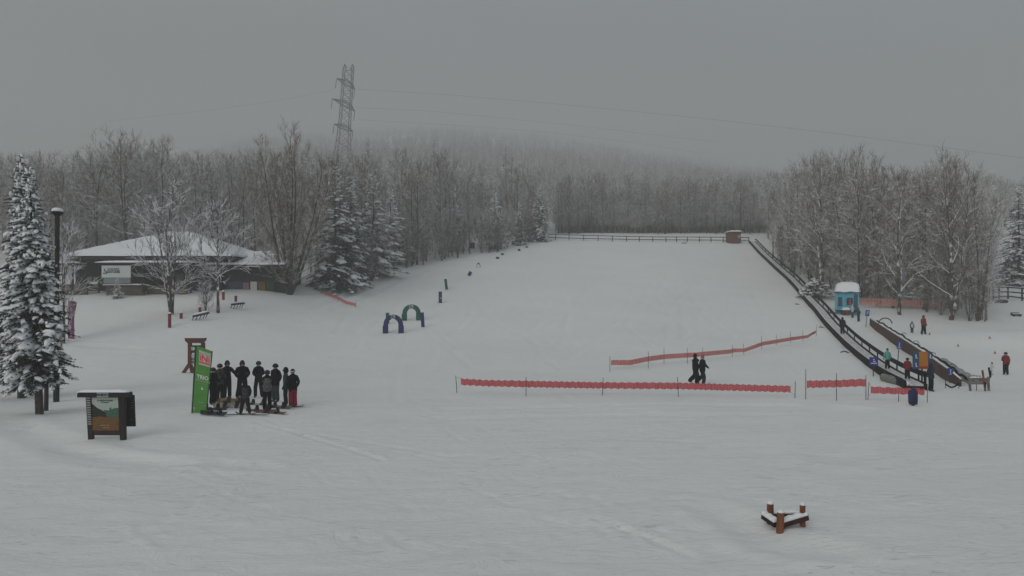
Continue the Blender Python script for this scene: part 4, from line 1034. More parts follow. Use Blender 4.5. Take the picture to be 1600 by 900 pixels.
# windows and door box
wing = mat('window_glass', (.04, .045, .05), .15, .1, 2, spec=.6); wfr = mat('window_frame', (.05, .045, .04), .6)
for px in (141, 150.5):
    q = MB(); q.box((X_(px), -.06, Z_(437)), (8.4 * u, .14, 9.5 * u)); f_ = q.build('window', wfr, lod)
    q = MB(); q.box((X_(px), -.15, Z_(437)), (7.2 * u, .04, 8.2 * u)); q.build('pane', mat('window_dusty', (.16, .17, .16), .3, .3, 2), f_)
q = MB(); q.box((X_(165), -.1, Z_(437)), (13 * u, .25, 12 * u)); f_ = q.build('cabinet', mat('cabinet', (.11, .085, .065), .7), lod); q = MB(); q.box((X_(165), -.24, Z_(437)), (6 * u, .04, 8 * u)); q.build('pane', wing, f_)
for px in (268, 282, 296):
    q = MB(); q.box((X_(px), -.08, Z_(434)), (11 * u, .14, 13 * u)); f_ = q.build('window', wfr, lod); q = MB(); q.box((X_(px), -.17, Z_(434)), (9.6 * u, .04, 11.5 * u)); q.build('pane', mat('window_brownish', (.07, .06, .055), .3, .3, 3), f_)
# white sign with a snowflake pine mark
q = MB(); q.box((X_(207.5), -3.35, Z_(425.3)), (43.5 * u, .12, 18 * u)); sg = q.build('sign', mat('sign_white', (.52, .56, .54), .6, .05), lod)
q = MB(); q.box((X_(208.5), -3.33, Z_(438.7)), (40 * u, .10, 8.6 * u)); s2 = q.build('grey_panel', mat('sign_grey', (.20, .23, .26), .6, .15, 3, stretch=(.3, 1, 3)), lod)
bl = mat('letters_blue', (.02, .03, .16), .6)
text_mesh('lettering', 'GARDERIE', .34, mat('letters_grey', (.12, .13, .13), .6), sg, (X_(203.5), -3.42, Z_(422.0)), bold=.01, sx=.8)
text_mesh('lettering', 'DAYCARE', .36, bl, sg, (X_(203.5), -3.42, Z_(425.9)), bold=.02, sx=.85)
q = MB()
for dz, w_ in ((0, 2.6), (1.6, 1.8)): q.prism([((-w_ / 2) * u, dz * u), (w_ / 2 * u, dz * u), (0, (dz + 2.6) * u)], .03, Matrix.Translation((X_(190.6), -3.43, Z_(425))))
q.box((X_(189.6), -3.43, Z_(428)), (1.8 * u, .03, 2.2 * u)); q.box((X_(192.8), -3.43, Z_(427)), (1.6 * u, .03, 4.0 * u)); q.build('pine_mark', txt_k, sg)
# coloured panels of the wing
for x0, x1, cc, nm in ((352, 374, (.035, .05, .10), 'blue'), (375, 385.5, (.15, .04, .12), 'magenta'), (387, 397.5, (.24, .21, .20), 'pale'), (399.5, 410.5, (.16, .085, .02), 'ochre'), (412.5, 424, (.012, .075, .03), 'green')):
    q = MB(); q.box((X_((x0 + x1) / 2), .86, Z_(448.2)), ((x1 - x0) * u, .10, 16.5 * u)); p_ = q.build('panel', mat('panel_' + nm, cc, .6, .3, 1.2, stretch=(1, 1, 1.4)), lod); p_['label'] = nm + ' panel on the lodge wing'
q = MB()
for i in range(3): q.tube([(X_(380) + .35 * math.cos(t_ * .7), .79, Z_(444 + 4 * i) + .10 * math.sin(t_ * .7)) for t_ in range(10)], .035, 4)
q.build('white_rings', mat('ring_white', (.4, .36, .4), .6), lod)
q = MB(); q.box((X_(390), .80, Z_(457.6)), (80 * u, .3, .12)); q.build('sill', fas, lod)
q = MB(); q.box((X_(165), 9, Z_(378)), (.5, .5, 1.2)); 

# ------------------------------------------------------------------ red posts and racks before the lodge
rp_ = mat('post_red', (.20, .022, .028), .7, .2, 6)
for px, b0, t0_, lab in ((265, 512, 490, 'red post nearest the camera, left of the racks, snow cap on top'), (283, 498, 489, 'short pinkish post behind the snow lined tree'), (312.5, 489, 480, 'red post behind the left rack'),
                         (349, 468.5, 455.5, 'red post right of the gnarled tree trunk'), (368.5, 475, 462, 'red post behind the right rack')):
    a = at(px, b0); h_ = (b0 - t0_) * a.y / F; o = thing('marker_post', a, lab, 'post', 0, 'red marker posts before the lodge')
    q = MB(); q.box((0, 0, h_ / 2 - .1), (.22, .16, h_ + .2)); q.build('post', rp_, o); snow_pad(o, (0, 0, h_), (.28, .22, .12), px)
for (pa, za), (pb2, zb), leg, lab in (((302, 494.5), (326, 489), 9, 'left snow rack of dark timber on thin legs before the gnarled tree'), ((362, 476), (381.5, 474), 8, 'right snow rack of dark timber on thin legs')):
    A0 = at((pa + pb2) / 2, (za + zb) / 2 + leg); o = thing('ski_rack', A0, lab, 'ski rack'); uu = A0.y / F
    p0 = Vector(((pa - (pa + pb2) / 2) * uu, 0, ((za + zb) / 2 + leg - za) * uu)); p1 = Vector(((pb2 - (pa + pb2) / 2) * uu, 0, ((za + zb) / 2 + leg - zb) * uu))
    q = MB(); q.bar(p0, p1, .35, .16); q.build('beam', dbrown, o)
    k = MB(); k.tube([p0.lerp(p1, t / 8) + Vector((0, 0, .12)) for t in range(9)], [.05] + [.12] * 7 + [.05], 8); k.build('snow', capm, o, True)
    for t in (.06, .3, .55, .78, .95):
        q = MB(); b_ = p0.lerp(p1, t); q.bar(b_, b_ + Vector((-.12, -.2, -leg * .82 * uu)), .05, .05); q.build('leg', dbrown, o)

# ------------------------------------------------------------------ arches and gates of the learning course
dg_ = mat('pad_green', (.010, .095, .060), .7, .2, 3); nv_ = mat('pad_navy', (.018, .022, .12), .7, .2, 3); plate = mat('plate_white', (.42, .44, .44), .6)
def arch(px, bot, top, w_, m, lab):
    a = at(px, bot); u = a.y / F; o = thing('arch', a, lab, 'arch'); H_ = (bot - top) * u; W2 = w_ * u / 2; th = 6.6 * u
    q = MB(); vs = []; n_ = 20; pts = []
    for i in range(n_ + 1):
        t = i / n_; s_ = 1.0
        if t < .28: p = (-W2, H_ * .46 * t / .28); nrm = (-1, 0)
        elif t > .72: p = (W2, H_ * .46 * (1 - t) / .28); nrm = (1, 0)
        else:
            an = PI - (t - .28) / .44 * PI; p = (W2 * math.cos(an), H_ * .46 + H_ * .54 * math.sin(an)); nrm = (math.cos(an), math.sin(an))
        pts.append((p, (p[0] - nrm[0] * th, p[1] - nrm[1] * th)))
    D = .35
    for (ox, oz), (ix_, iz) in pts: vs += [(ox, -D / 2, oz), (ix_, -D / 2, iz), (ix_, D / 2, iz), (ox, D / 2, oz)]
    fs = [(4 * i + a_, 4 * i + (a_ + 1) % 4, 4 * i + 4 + (a_ + 1) % 4, 4 * i + 4 + a_) for i in range(n_) for a_ in range(4)] + [(3, 2, 1, 0), (4 * n_, 4 * n_ + 1, 4 * n_ + 2, 4 * n_ + 3)]
    q.add(vs, fs); q.build('hoop', m, o)
    for s_ in (-1, 1):
        q = MB(); q.box((s_ * (W2 - th / 2 + .03), 0, H_ * .20), (th + .07, D + .06, H_ * .40)); q.build('foot_pad', m, o)
    q = MB(); q.box((0, -D / 2 - .04, H_ - th * .55), (6.4 * u, .05, 5.4 * u)); pl_ = q.build('plate', plate, o)
    k = MB(); k.blob((-.06, -D / 2 - .07, H_ - th * .5), (.10, .01, .10), 0, 1, .4, 2); k.blob((.08, -D / 2 - .07, H_ - th * .75), (.07, .01, .06), 0, 2, .4, 2); k.build('printed_mark', txt_k, pl_)
arch(614.5, 520.5, 491.5, 30, nv_, 'navy blue padded arch, the lower of the two on the learning course')
arch(643, 500.5, 475.5, 28, dg_, 'dark green padded arch behind the navy one')
def pad(px, bot, top, w_, m, lab, tilt=0, mark=False):
    a = at(px, bot); u = a.y / F; o = thing('gate_panel', a, lab, 'gate panel', 0, 'upright panels of the learning course'); o.rotation_euler = (0, tilt, 0)
    h_ = (bot - top) * u; q = MB(); q.box((0, 0, h_ / 2 + .02), (w_ * u, .22, h_)); q.build('pad', m, o)
    q = MB(); q.tube([(0, 0, -.3), (0, 0, .1)], .04, 6); q.build('spike', black2, o)
    if mark: q = MB(); q.box((.15 * w_ * u, -.13, h_ * .42), (.25 * w_ * u, .03, h_ * .14)); q.build('printed_mark', plate, o)
pad(605.5, 506, 489, 5, dg_, 'green upright panel half behind the navy arch')
pad(661, 511, 488.5, 5, nv_, 'navy upright panel right of the green arch', R(-4))
pad(688, 473.5, 456, 5, nv_, 'navy upright panel alone halfway up, small white mark', 0, True)
pad(698, 452.5, 436, 4, dg_, 'green upright panel leaning, above the navy one', R(-7))
for px, bot, top, w_, m, lab in ((732.5, 431, 424, 5, nv_, 'small dark leaning gate, lowest of the far gates'), (777.5, 404.5, 401.5, 5, nv_, 'tiny dark gate fourth from the top'), (785, 398.5, 396, 5, dg_, 'tiny green gate third from the top'),
                                 (811, 392, 389, 4, nv_, 'tiny dark gate second from the top'), (823, 387, 385, 4.5, dg_, 'tiny dark gate nearest the rail fence')):
    pad(px, bot, top, w_, m, lab, R(25) if px < 740 else 0)
a = at(747.5, 418); u = a.y / F; o = thing('hoop', a, 'thin grey hoop standing on the slope between the far gates', 'hoop')
q = MB(); q.tube([(-3 * u, 0, 0), (-2.4 * u, 0, 4 * u), (0, 0, 7.5 * u), (2.4 * u, 0, 4 * u), (3 * u, 0, 0)], .05, 6); q.build('frame', black2, o)
q = MB(); q.box((0, 0, 6.2 * u), (3 * u, .1, 2 * u)); q.build('pad', dgrey, o)
for px, bot, top, lab in ((639.5, 401, 391, 'navy barrel shaped bin by the trees at the left edge of the slope'), (738, 388, 379, 'dark barrel at the tree line halfway up'), (803, 381, 377, 'small dark barrel near the upper trees')):
    a = at(px, bot); h_ = (bot - top) * a.y / F; o = thing('barrel', a, lab, 'barrel'); q = MB(); q.lathe([(.40, -.1), (.42, .1), (.44, h_ * .5), (.42, h_ * .9), (.38, h_)], 14); q.build('drum', nv_, o, True); snow_pad(o, (0, 0, h_), (.8, .8, .10), px)

# ------------------------------------------------------------------ netting
net_r = net_mat('net_red', (.62, .065, .085), 9, .55); net_o = net_mat('net_orange', (.62, .14, .13), 9, .6)
net_f = net_mat('net_faded', (.62, .27, .22), 9, .9)
polem = mat('pole_grey', (.05, .05, .05), .6, .1, 4); tape = mat('tape_pale', (.5, .42, .4), .7)
def net(path, poles, m, lab, sag=.06, group=None, ends=True, pole_r=.018, D=.012):
    """path: (px, py_top, py_bottom, py_ground) along the net"""
    p0 = at(path[0][0], path[0][3]); o = thing('safety_net', p0, lab, 'safety net', 0, group)
    px = [p[0] for p in path]; n_ = max(30, int((px[-1] - px[0]) * 1.0)); vs = []; uv = []; run = 0; last = None; fs = []
    for i in range(n_ + 1):
        x = px[0] + (px[-1] - px[0]) * i / n_
        t_, b_, g_ = (float(np.interp(x, px, [p[k_] for p in path])) for k_ in (1, 2, 3))
        gp = at(x, g_); sc_ = gp.y / F
        wv = .03 * math.sin(i * 1.3) + .02 * math.sin(i * .41)
        base = Vector((gp.x, gp.y + wv, EYE + (450 - b_) * sc_ + .022 * math.cos(x * sc_ * 2 * PI / .3))) - p0; top_ = Vector((gp.x, gp.y + wv * .5, EYE + (450 - t_) * sc_ + .022 * math.cos(x * sc_ * 2 * PI / .3))) - p0
        if last is not None: run += (base - last).length
        last = base
        vs += [base, top_]; uv += [(run, 0), (run, 1)]
    for i in range(n_): fs.append((2 * i, 2 * i + 2, 2 * i + 3, 2 * i + 1))
    me = bpy.data.meshes.new('mesh_sheet'); me.from_pydata([tuple(v) for v in vs], [], fs); me.materials.append(m)
    ul = me.uv_layers.new(name='UVMap')
    for l_ in me.loops: ul.data[l_.index].uv = uv[l_.vertex_index]
    so_ = bpy.data.objects.new('net_sheet', me); C.objects.link(so_); so_.parent = o
    so_.modifiers.new('t', 'SOLIDIFY').thickness = D
    for pl_ in poles:
        x, tp, bt = pl_[:3]; ln_ = pl_[3] if len(pl_) > 3 else 0
        gp = at(x, bt); sc_ = gp.y / F; q = MB(); b0 = gp - p0
        q.tube([b0 - Vector((ln_ * sc_ * .1, 0, .25)), b0 + Vector((ln_ * sc_ * .4, .0, (bt - tp) * sc_ * .5)), b0 + Vector((ln_ * sc_, 0, (bt - tp) * sc_))], [pole_r, pole_r, pole_r * .8], 6); q.build('pole', polem, o)
    return o, p0
def ties(o, p0, prs, dy=0):
    for (xa, ya), (xb, yb), g_ in prs:
        y = at(xa, g_).y; q = MB(); q.tube([P(xa, ya, y) - p0, P(xb, yb, y) - p0], .010, 4); q.build('tie', tape, o)
o, p0 = net([(720, 591.5, 601.5, 616), (760, 594, 603.5, 617), (822, 595, 605, 618), (942, 597.5, 607, 618), (1060, 598, 608, 619), (1235, 603, 613, 620)],
            [(714, 587, 614, -2), (822, 589.5, 619), (941.5, 590, 618, 1), (1060, 589, 620, -1.5), (1242, 596, 622, 1)], net_r, 'longest red safety net low across the front of the slope, five poles')
ties(o, p0, [((720, 592), (714.5, 589), 616), ((720, 601), (715, 607), 616), ((1235, 604), (1242.5, 598), 620), ((1235, 612.5), (1242, 617), 620)])
o, p0 = net([(1261, 595, 606, 620), (1306, 594, 605, 621), (1353, 592, 603.5, 622)], [(1259, 577, 624), (1307, 583, 626), (1353, 586, 625)], net_r, 'short red safety net between the gap in the front netting and the lift foot')
ties(o, p0, [((1261, 596), (1259, 593), 620), ((1261, 605), (1259, 610), 620)])
o, p0 = net([(1361, 604, 614.5, 627), (1404, 606, 616, 628), (1445, 607, 617, 629)], [(1356, 597, 625, 2), (1404, 609, 628), (1449, 608, 629)], net_r, 'red safety net nearest the blue covered machine at the foot of the lift')
ties(o, p0, [((1361, 605), (1358, 598), 627), ((1361, 614), (1356.5, 620), 627)])
o, p0 = net([(955, 562.5, 570.5, 577), (985, 562.5, 570.5, 576), (1013, 557, 564.5, 572), (1040, 553.5, 561, 569), (1090, 550.5, 557.5, 566), (1141, 546, 552.5, 560), (1148, 544.5, 550.5, 558), (1163, 544.5, 550, 557), (1192, 534, 540, 549), (1232, 527.5, 533, 542), (1262, 523.5, 528, 537), (1275, 516.5, 520.5, 528)],
            [(953, 556, 581), (1013, 549, 576), (1037.5, 544, 568), (1074, 544, 568), (1098, 542.5, 560), (1144.5, 538.5, 557), (1162, 537, 553.5), (1190, 525, 545), (1213, 522.5, 539), (1235, 517, 536), (1254.5, 516, 533), (1276, 508, 525)],
            net_o, 'upper faded orange net rising in waves to the lift')
net([(502, 453.5, 457, 459), (515, 458, 463, 465), (528, 463.5, 468, 471), (541, 470, 475, 477), (556, 474, 478.5, 481)], [(502, 449, 458.5), (528, 460, 471.5), (556, 470, 481)], net_o, 'short sagging orange net below the tall spruces at the left')
net([(600, 400, 402.5, 404), (610, 401, 403.5, 405.5), (622, 404, 406.5, 408)], [(600, 396, 404), (622, 401, 408)], net_o, 'tiny orange net at the slope edge under the low sided spruce')
net([(1342, 465, 477, 481), (1380, 466, 478, 482), (1420, 469, 479, 484), (1476, 472, 481, 486)], [(1342, 460, 481), (1375, 461, 483), (1408, 464, 484), (1445, 466, 485), (1476, 468, 486)], net_f, 'faded pinkish netting strung along the right wood behind the hut')

# ------------------------------------------------------------------ rail fence on top and at the right
def rail_fence(pp, tops_, lab, rails=2, mtl=dbrown, cap=True, w_=.13):
    p0 = at(*pp[0]); o = thing('rail_fence', p0, lab, 'rail fence'); L_ = []
    for (px, py), tp in zip(pp, tops_):
        gp = at(px, py); h_ = (py - tp) * gp.y / F; b0 = gp - p0
        q = MB(); q.box((b0.x, b0.y, b0.z + h_ / 2 - .15), (w_, w_, h_ + .3)); q.build('post', mtl, o); L_.append((b0, h_))
    for k_ in range(rails):
        f_ = [.86, .36, .60][k_] if rails == 2 else [.9, .55, .2][k_]
        for (a0_, h0), (a1_, h1) in zip(L_[:-1], L_[1:]):
            p_, q_ = a0_ + Vector((0, -.1, h0 * f_)), a1_ + Vector((0, -.1, h1 * f_))
            k = MB(); k.bar(p_, q_, .06, .15); r_ = k.build('rail', mtl, o)
            if cap and k_ == 0: k = MB(); k.bar(p_ + Vector((0, 0, .10)), q_ + Vector((0, 0, .10)), .09, .05); k.build('snow', capm, r_)
    return o
fx = [841, 868, 889, 912, 934.5, 957, 979, 999, 1020, 1040.5, 1057, 1074, 1093, 1111, 1130, 1136]
rail_fence([(x, float(np.interp(x, [841, 934, 1000, 1165], [374.5, 376.6, 377.6, 379]))) for x in fx], [float(np.interp(x, [841, 934, 1000, 1165], [364.2, 367, 368.8, 369.6])) for x in fx], 'long dark rail fence along the crest of the slope, left of the brown hut')
rail_fence([(1157, 378.5), (1170, 378.5)], [370, 370], 'short piece of rail fence right of the brown hut at the lift top')
rail_fence([(1552, 469), (1561, 468), (1575, 467), (1597, 470), (1622, 474)], [447, 446.5, 447, 448.5, 451], 'three railed dark fence at the right edge behind the bank', rails=3)

# brown hut at the top of the lift
a = at(1146, 379.5); u = a.y / F; o = thing('operator_hut', a, 'small brown hut with a snowy roof on the crest at the top of the lift', 'hut')
q = MB(); q.box((-.6 * u, 0, 7.8 * u), (17.5 * u, 2.2, 16 * u)); q.build('wall', mat('hut_brown', (.16, .055, .035), .8, .25, 3, stretch=(3, 3, .3)), o)
q = MB(); q.prism([(-9.9 * u, 15.2 * u), (9.6 * u, 15.2 * u), (8.6 * u, 17.2 * u), (-1 * u, 18 * u), (-9 * u, 17 * u)], 2.6); rf = q.build('roof', dbrown, o)
q = MB(); q.prism([(-10.3 * u, 16.6 * u), (10 * u, 16.6 * u), (9 * u, 18.2 * u), (4 * u, 19 * u), (-6 * u, 19 * u), (-9.5 * u, 18 * u)], 2.7, Matrix.Translation((0, .02, 0))); q.build('snow', capm, rf)
q = MB(); q.box((6 * u, -1.12, 9 * u), (3.2 * u, .05, 4 * u)); q.build('window', mat('pane_pale', (.4, .4, .4), .4), o)
q = MB(); q.box((8.6 * u, .2, 7 * u), (1.4 * u, 2, 14 * u)); q.build('side_door', dbrown, o)
a = at(1069, 380.6); o = thing('snow_stick', a, 'small dark stick lying on the crest before the fence', 'stick'); q = MB(); q.tube([(-.45, 0, .06), (.0, 0, .12), (.45, 0, .07)], .06, 6); q.build('stick', dbrown, o)

# ------------------------------------------------------------------ the conveyor lift
lpx = [(1170, 378.6), (1178, 388), (1192, 403), (1209, 419), (1230, 438), (1247, 457), (1264, 478), (1281, 499), (1298, 518), (1313, 534), (1328, 548), (1341, 560), (1354, 571), (1370, 582), (1388, 593), (1404, 602), (1414, 608)]
lp0 = [at(*p) for p in lpx]
d_ = [0]
for a, b in zip(lp0[:-1], lp0[1:]): d_.append(d_[-1] + (b - a).length)
N = 120; S_ = np.linspace(0, d_[-1], N)
cxs = np.interp(S_, d_, [p.x for p in lp0]); cys = np.interp(S_, d_, [p.y for p in lp0])
kk_ = np.hanning(13); kk_ /= kk_.sum(); sx_ = np.convolve(np.pad(cxs, 6, mode='edge'), kk_, mode='valid'); sy_ = np.convolve(np.pad(cys, 6, mode='edge'), kk_, mode='valid')
sx_[0], sy_[0], sx_[-1], sy_[-1] = cxs[0], cys[0], cxs[-1], cys[-1]
LW = 1.05
def lift_pt(i, off, dz):
    j0, j1 = max(0, i - 1), min(N - 1, i + 1); d = Vector((sx_[j1] - sx_[j0], sy_[j1] - sy_[j0], 0)).normalized(); n_ = Vector((-d.y, d.x, 0))
    return Vector((sx_[i], sy_[i], lz_[i])) + n_ * off + Vector((0, 0, dz))
lz_ = gz(sx_ + .8, sy_)
lz_ = np.convolve(np.pad(lz_, 6, mode='edge'), kk_, mode='valid')
li0 = Vector((sx_[-1], sy_[-1], lz_[-1])); lift = thing('conveyor_lift', li0, 'long black sided conveyor lift for skiers curving down the slope beside the right wood', 'conveyor lift')
rubber = mat('rubber_black', (.006, .006, .006), .9, .2, 3, spec=.08); steel = mat('rail_black', (.007, .007, .007), .9, .15, 3, spec=.08); belt = mat('belt_snowy', (.68, .69, .70), .8, .1, 3, col2=(.40, .40, .40))
def ribbon(off, z0, z1, th, m, nm, i0=0, i1=N, par=lift):
    q = MB(); n_ = i1 - i0; vs = []
    for i in range(i0, i1):
        for o_, z in ((off - th / 2, z0), (off + th / 2, z0), (off + th / 2, z1), (off - th / 2, z1)): vs.append(lift_pt(i, o_, z) - li0)
    fs = [(4 * i + a_, 4 * i + (a_ + 1) % 4, 4 * i + 4 + (a_ + 1) % 4, 4 * i + 4 + a_) for i in range(n_ - 1) for a_ in range(4)] + [(3, 2, 1, 0), (4 * n_ - 4, 4 * n_ - 3, 4 * n_ - 2, 4 * n_ - 1)]
    q.add(vs, fs); return q.build(nm, m, par)
ribbon(0, -.25, .50, .12, rubber, 'side_panel')
ribbon(LW / 2 + .0, -.1, .34, LW - .3, belt, 'belt')
ribbon(.16, .10, .40, .14, capm, 'snow_strip')
ribbon(LW, -.25, .36, .08, rubber, 'side_panel')
ribbon(LW + .10, .62, .92, .07, steel, 'top_rail', 30, N - 1)
ribbon(LW + .10, .58, .82, .07, steel, 'top_rail', 0, 31)
for i in range(4, N, 4):
    q = MB(); q.bar(lift_pt(i, LW + .05, -.1) - li0, lift_pt(i, LW + .05, .80) - li0, .07, .07); q.build('rail_post', steel, lift)
# mouth of the lift at the bottom
q = MB(); q.bar(lift_pt(N - 1, 0, .08) - li0, lift_pt(N - 1, LW, .08) - li0, .25, .3); q.build('end_plate', rubber, lift)
q = MB(); q.tube([lift_pt(N - 2, LW + .12, -.2) - li0, lift_pt(N - 2, LW + .12, .95) - li0], .06, 8); q.build('end_post', steel, lift)
lift_i = lambda py: int(np.argmin([abs(450 + (EYE - lz_[i]) / sy_[i] * F - py) for i in range(N)]))
def rider(py, h_px, *args, off=LW / 2, **kw):
    i = lift_i(py); p = lift_pt(i, off, .36); up2 = lift_pt(max(0, i - 3), off, .36)
    return person(p, h_px * p.y / F, FACE(p, up2), *args, **kw)
rider(527, 26, black, black, 'person in black riding the middle of the lift', hat='hood', hatm=black, arms='pocket', bulk=1.15)
rider(584, 32, mint, black, 'person in mint green jacket riding the lift behind the purple sign', hat='beanie', hatm=dgrey, arms='down')
rider(601, 33.5, red, black, 'person in dark red jacket stepping onto the lift near its foot', hat='helmet', hatm=black2, arms='pocket', bulk=1.1)

# padded roll beside the lift
a = at(1388, 597.5); o = thing('mesh_roll', a, 'rolled grey wire mesh lying in the snow beside the lower lift', 'mesh roll'); d0 = at(1399, 599) - at(1375, 592)
q = MB(); pr_ = [];  n_ = 14
for i in range(n_ + 1): t = i / n_; pr_.append((d0 * (t - .5)) + Vector((0, -.25, .20 + .015 * math.sin(i * 2))))
q.tube(pr_, [.10] + [.26, .22] * 6 + [.25, .10], 10); q.build('roll', mat('wire_mesh', (.20, .20, .19), .8, .6, 14, col2=(.03, .03, .03)), o)

# ------------------------------------------------------------------ second, low lift behind a plank wall
wpx = [(1359.5, 508, 498), (1376, 522, 508), (1393, 535, 518.5), (1425, 556, 538.5), (1452, 576, 556), (1482, 596, 577.5), (1501, 604, 593)]
wp = [(at(x, b_), (b_ - t_)) for x, b_, t_ in wpx]; w0 = wp[0][0]
o = thing('plank_wall', w0, 'low brown plank wall with a snow cap running down towards the ski rack', 'plank wall')
plank = mat('plank_brown', (.085, .042, .030), .8, .4, 6, stretch=(1, 1, .15), col2=(.03, .016, .012))
q = MB(); k = MB()
for (a, ha), (b, hb) in zip(wp[:-1], wp[1:]):
    n_ = max(4, int((b - a).length / .2))
    for i in range(n_):
        t0_, t1_ = i / n_, (i + .93) / n_
        p_, r_ = a.lerp(b, t0_) - w0, a.lerp(b, t1_) - w0; h0, h1 = ((ha + (hb - ha) * t) * a.lerp(b, t).y / F for t in (t0_, t1_))
        dd = (r_ - p_).normalized(); nr = Vector((-dd.y, dd.x, 0)) * .05; z_ = Vector((0, 0, -.25))
        vs = [p_ + z_ - nr, r_ + z_ - nr, r_ + Vector((0, 0, h1)) - nr, p_ + Vector((0, 0, h0)) - nr, p_ + z_ + nr, r_ + z_ + nr, r_ + Vector((0, 0, h1)) + nr, p_ + Vector((0, 0, h0)) + nr]
        q.add(vs, [(0, 1, 2, 3), (7, 6, 5, 4), (0, 4, 5, 1), (1, 5, 6, 2), (2, 6, 7, 3), (3, 7, 4, 0)])
q.build('planks', plank, o)
k.tube([p - w0 + Vector((.05, .05, h * p.y / F + .03)) for p, h in wp], [.05, .07, .08, .08, .08, .07, .04], 8); k.build('snow', capm, o, True)
k = MB(); k.tube([p - w0 + Vector((.02, -.08, h * p.y / F - .06)) for p, h in wp], .045, 4); k.build('top_board', mat('board_pale', (.16, .11, .09), .8), o)
# the black hose and hoops behind the wall
o = thing('hose', w0, 'black hose with broken hoops lying along the back of the plank wall', 'hose')
q = MB(); hp = []
for i in range(60):
    t = i / 59 * (len(wp) - 1); j_ = min(int(t), len(wp) - 2); p = wp[j_][0].lerp(wp[j_ + 1][0], t - j_); h_ = (wp[j_][1] + (wp[j_ + 1][1] - wp[j_][1]) * (t - j_)) * p.y / F
    hp.append(p - w0 + Vector((.45 + .05 * math.sin(i * .9), .25 + .1 * math.sin(i * .5), h_ + .02 + .05 * math.sin(i * 1.7))))
q.tube(hp[4:], .075, 6); q.build('pipe', rubber, o)
rgh = random.Random(3)
for i, rr_ in ((9, .65), (23, .20), (29, .26), (39, .16), (48, .22)):
    q = MB(); c = hp[i]; n_ = 9; a0_ = rgh.uniform(-.3, .3); q.tube([c + Vector((rr_ * math.cos(PI * t / n_) + .1, .15 * a0_, rr_ * .85 * math.sin(PI * t / n_) + .02)) for t in range(n_ + 1)], .05 if i == 9 else .022, 6); q.build('hoop', rubber, o)
# low snow covered belt behind
o = thing('belt_cover', at(1480, 577), 'grey netted cover over the lower end of the second lift', 'netted cover'); c0 = o.location.copy(); o.location = (0, 0, 0)
o.location = c0
q = MB(); e0, e1 = at(1462, 568) - c0, at(1512, 600) - c0; vs = []; n_ = 16
for i in range(n_ + 1):
    t = i / n_; p = e0.lerp(e1, t); p.z = g(c0.x + p.x, c0.y + p.y) - c0.z
    for j_ in range(7): an = PI * j_ / 6; vs.append(p + Vector((.42 * math.cos(an) + .5, 0, .42 * math.sin(an) * (1 + .2 * math.sin(i * 2.2)))))
q.add(vs, [(7 * i + j_, 7 * i + 7 + j_, 7 * i + 8 + j_, 7 * i + j_ + 1) for i in range(n_) for j_ in range(6)]); q.build('cover', mat('cover_net', (.34, .35, .36), .8, .5, 9, col2=(.10, .10, .11)), o)

# ------------------------------------------------------------------ blue hut
a = at(1323.5, 491.5); u = a.y / F; o = thing('ticket_hut', a, 'bright blue wooden hut with a thick snow covered roof and a window', 'hut', -math.atan2(a.x, a.y) + R(4))
hb_ = mat('hut_blue', (.09, .43, .60), .65, .12, 3, stretch=(3, 3, .4)); hl_ = mat('hut_blue_light', (.16, .48, .58), .6, .1, 3); hd_ = mat('hut_blue_dark', (.02, .10, .15), .65)
q = MB(); q.box((.6 * u, 1.1, 17 * u), (32 * u, 2.2, 35 * u)); q.build('wall', hb_, o)
q = MB(); q.box((1 * u, -.03, 34.2 * u), (35 * u, .10, 3 * u)); q.build('fascia', hl_, o)
for x0 in (-15.4, -4.5, 8.4, 16.2): q = MB(); q.box((x0 * u, -.02, 18 * u), (1.7 * u, .10, 30 * u)); q.build('trim', hl_, o)
q = MB(); q.prism([(-17.5 * u, 34 * u), (19 * u, 34 * u), (17 * u, 41 * u), (-15 * u, 41 * u)], 3.0, Matrix.Translation((0, 1.1, 0))); rf = q.build('roof', hd_, o)
q = MB(); n_ = 12; vs = []; fs = []
for i in range(n_ + 1):
    for j_ in range(n_ + 1):
        x_, y_ = i / n_ * 2 - 1, j_ / n_ * 2 - 1; e_ = max(abs(x_) ** 2.6, abs(y_) ** 3.2)
        vs.append(((1 + 18 * x_ * (1 - .14 * e_ * 0)) * u, 1.1 + 1.65 * y_, (35.5 + 15.5 * max(0, 1 - e_) ** .27 + .6 * math.sin(i * 1.1 + j_)) * u))
for i in range(n_):
    for j_ in range(n_): a_ = i * (n_ + 1) + j_; fs.append((a_, a_ + n_ + 1, a_ + n_ + 2, a_ + 1))
q.add(vs, fs); q.build('snow', capm, rf, True)
q = MB(); q.box((3.5 * u, -.06, 20.6 * u), (10.6 * u, .10, 13 * u)); w_ = q.build('window', hl_, o)
q = MB(); q.box((3.5 * u, -.13, 20.6 * u), (9 * u, .05, 11.4 * u)); pn = q.build('pane', mat('hut_pane', (.03, .035, .06), .25, .4, 2), w_)
q = MB(); q.blob((4.2 * u, -.165, 21 * u), (1.6 * u, .02, 3.2 * u), 0, 3, .3, 2); q.blob((4.4 * u, -.165, 17.4 * u), (2.4 * u, .02, 2.2 * u), 0, 4, .3, 2); q.build('poster', mat('poster_red', (.28, .06, .07), .6), pn)
q = MB(); q.box((-10 * u, -.06, 20 * u), (5.6 * u, .10, 14 * u)); w_ = q.build('window', hd_, o); q = MB(); q.box((-10 * u, -.13, 20 * u), (4.4 * u, .05, 12 * u)); q.build('pane', wing, w_)
q = MB(); q.box((12.2 * u, -.07, 17 * u), (5.4 * u, .10, 28 * u)); dr = q.build('door', hd_, o); q = MB(); q.blob((10.8 * u, -.16, 14 * u), (.05, .04, .05)); q.build('handle', polem, dr)
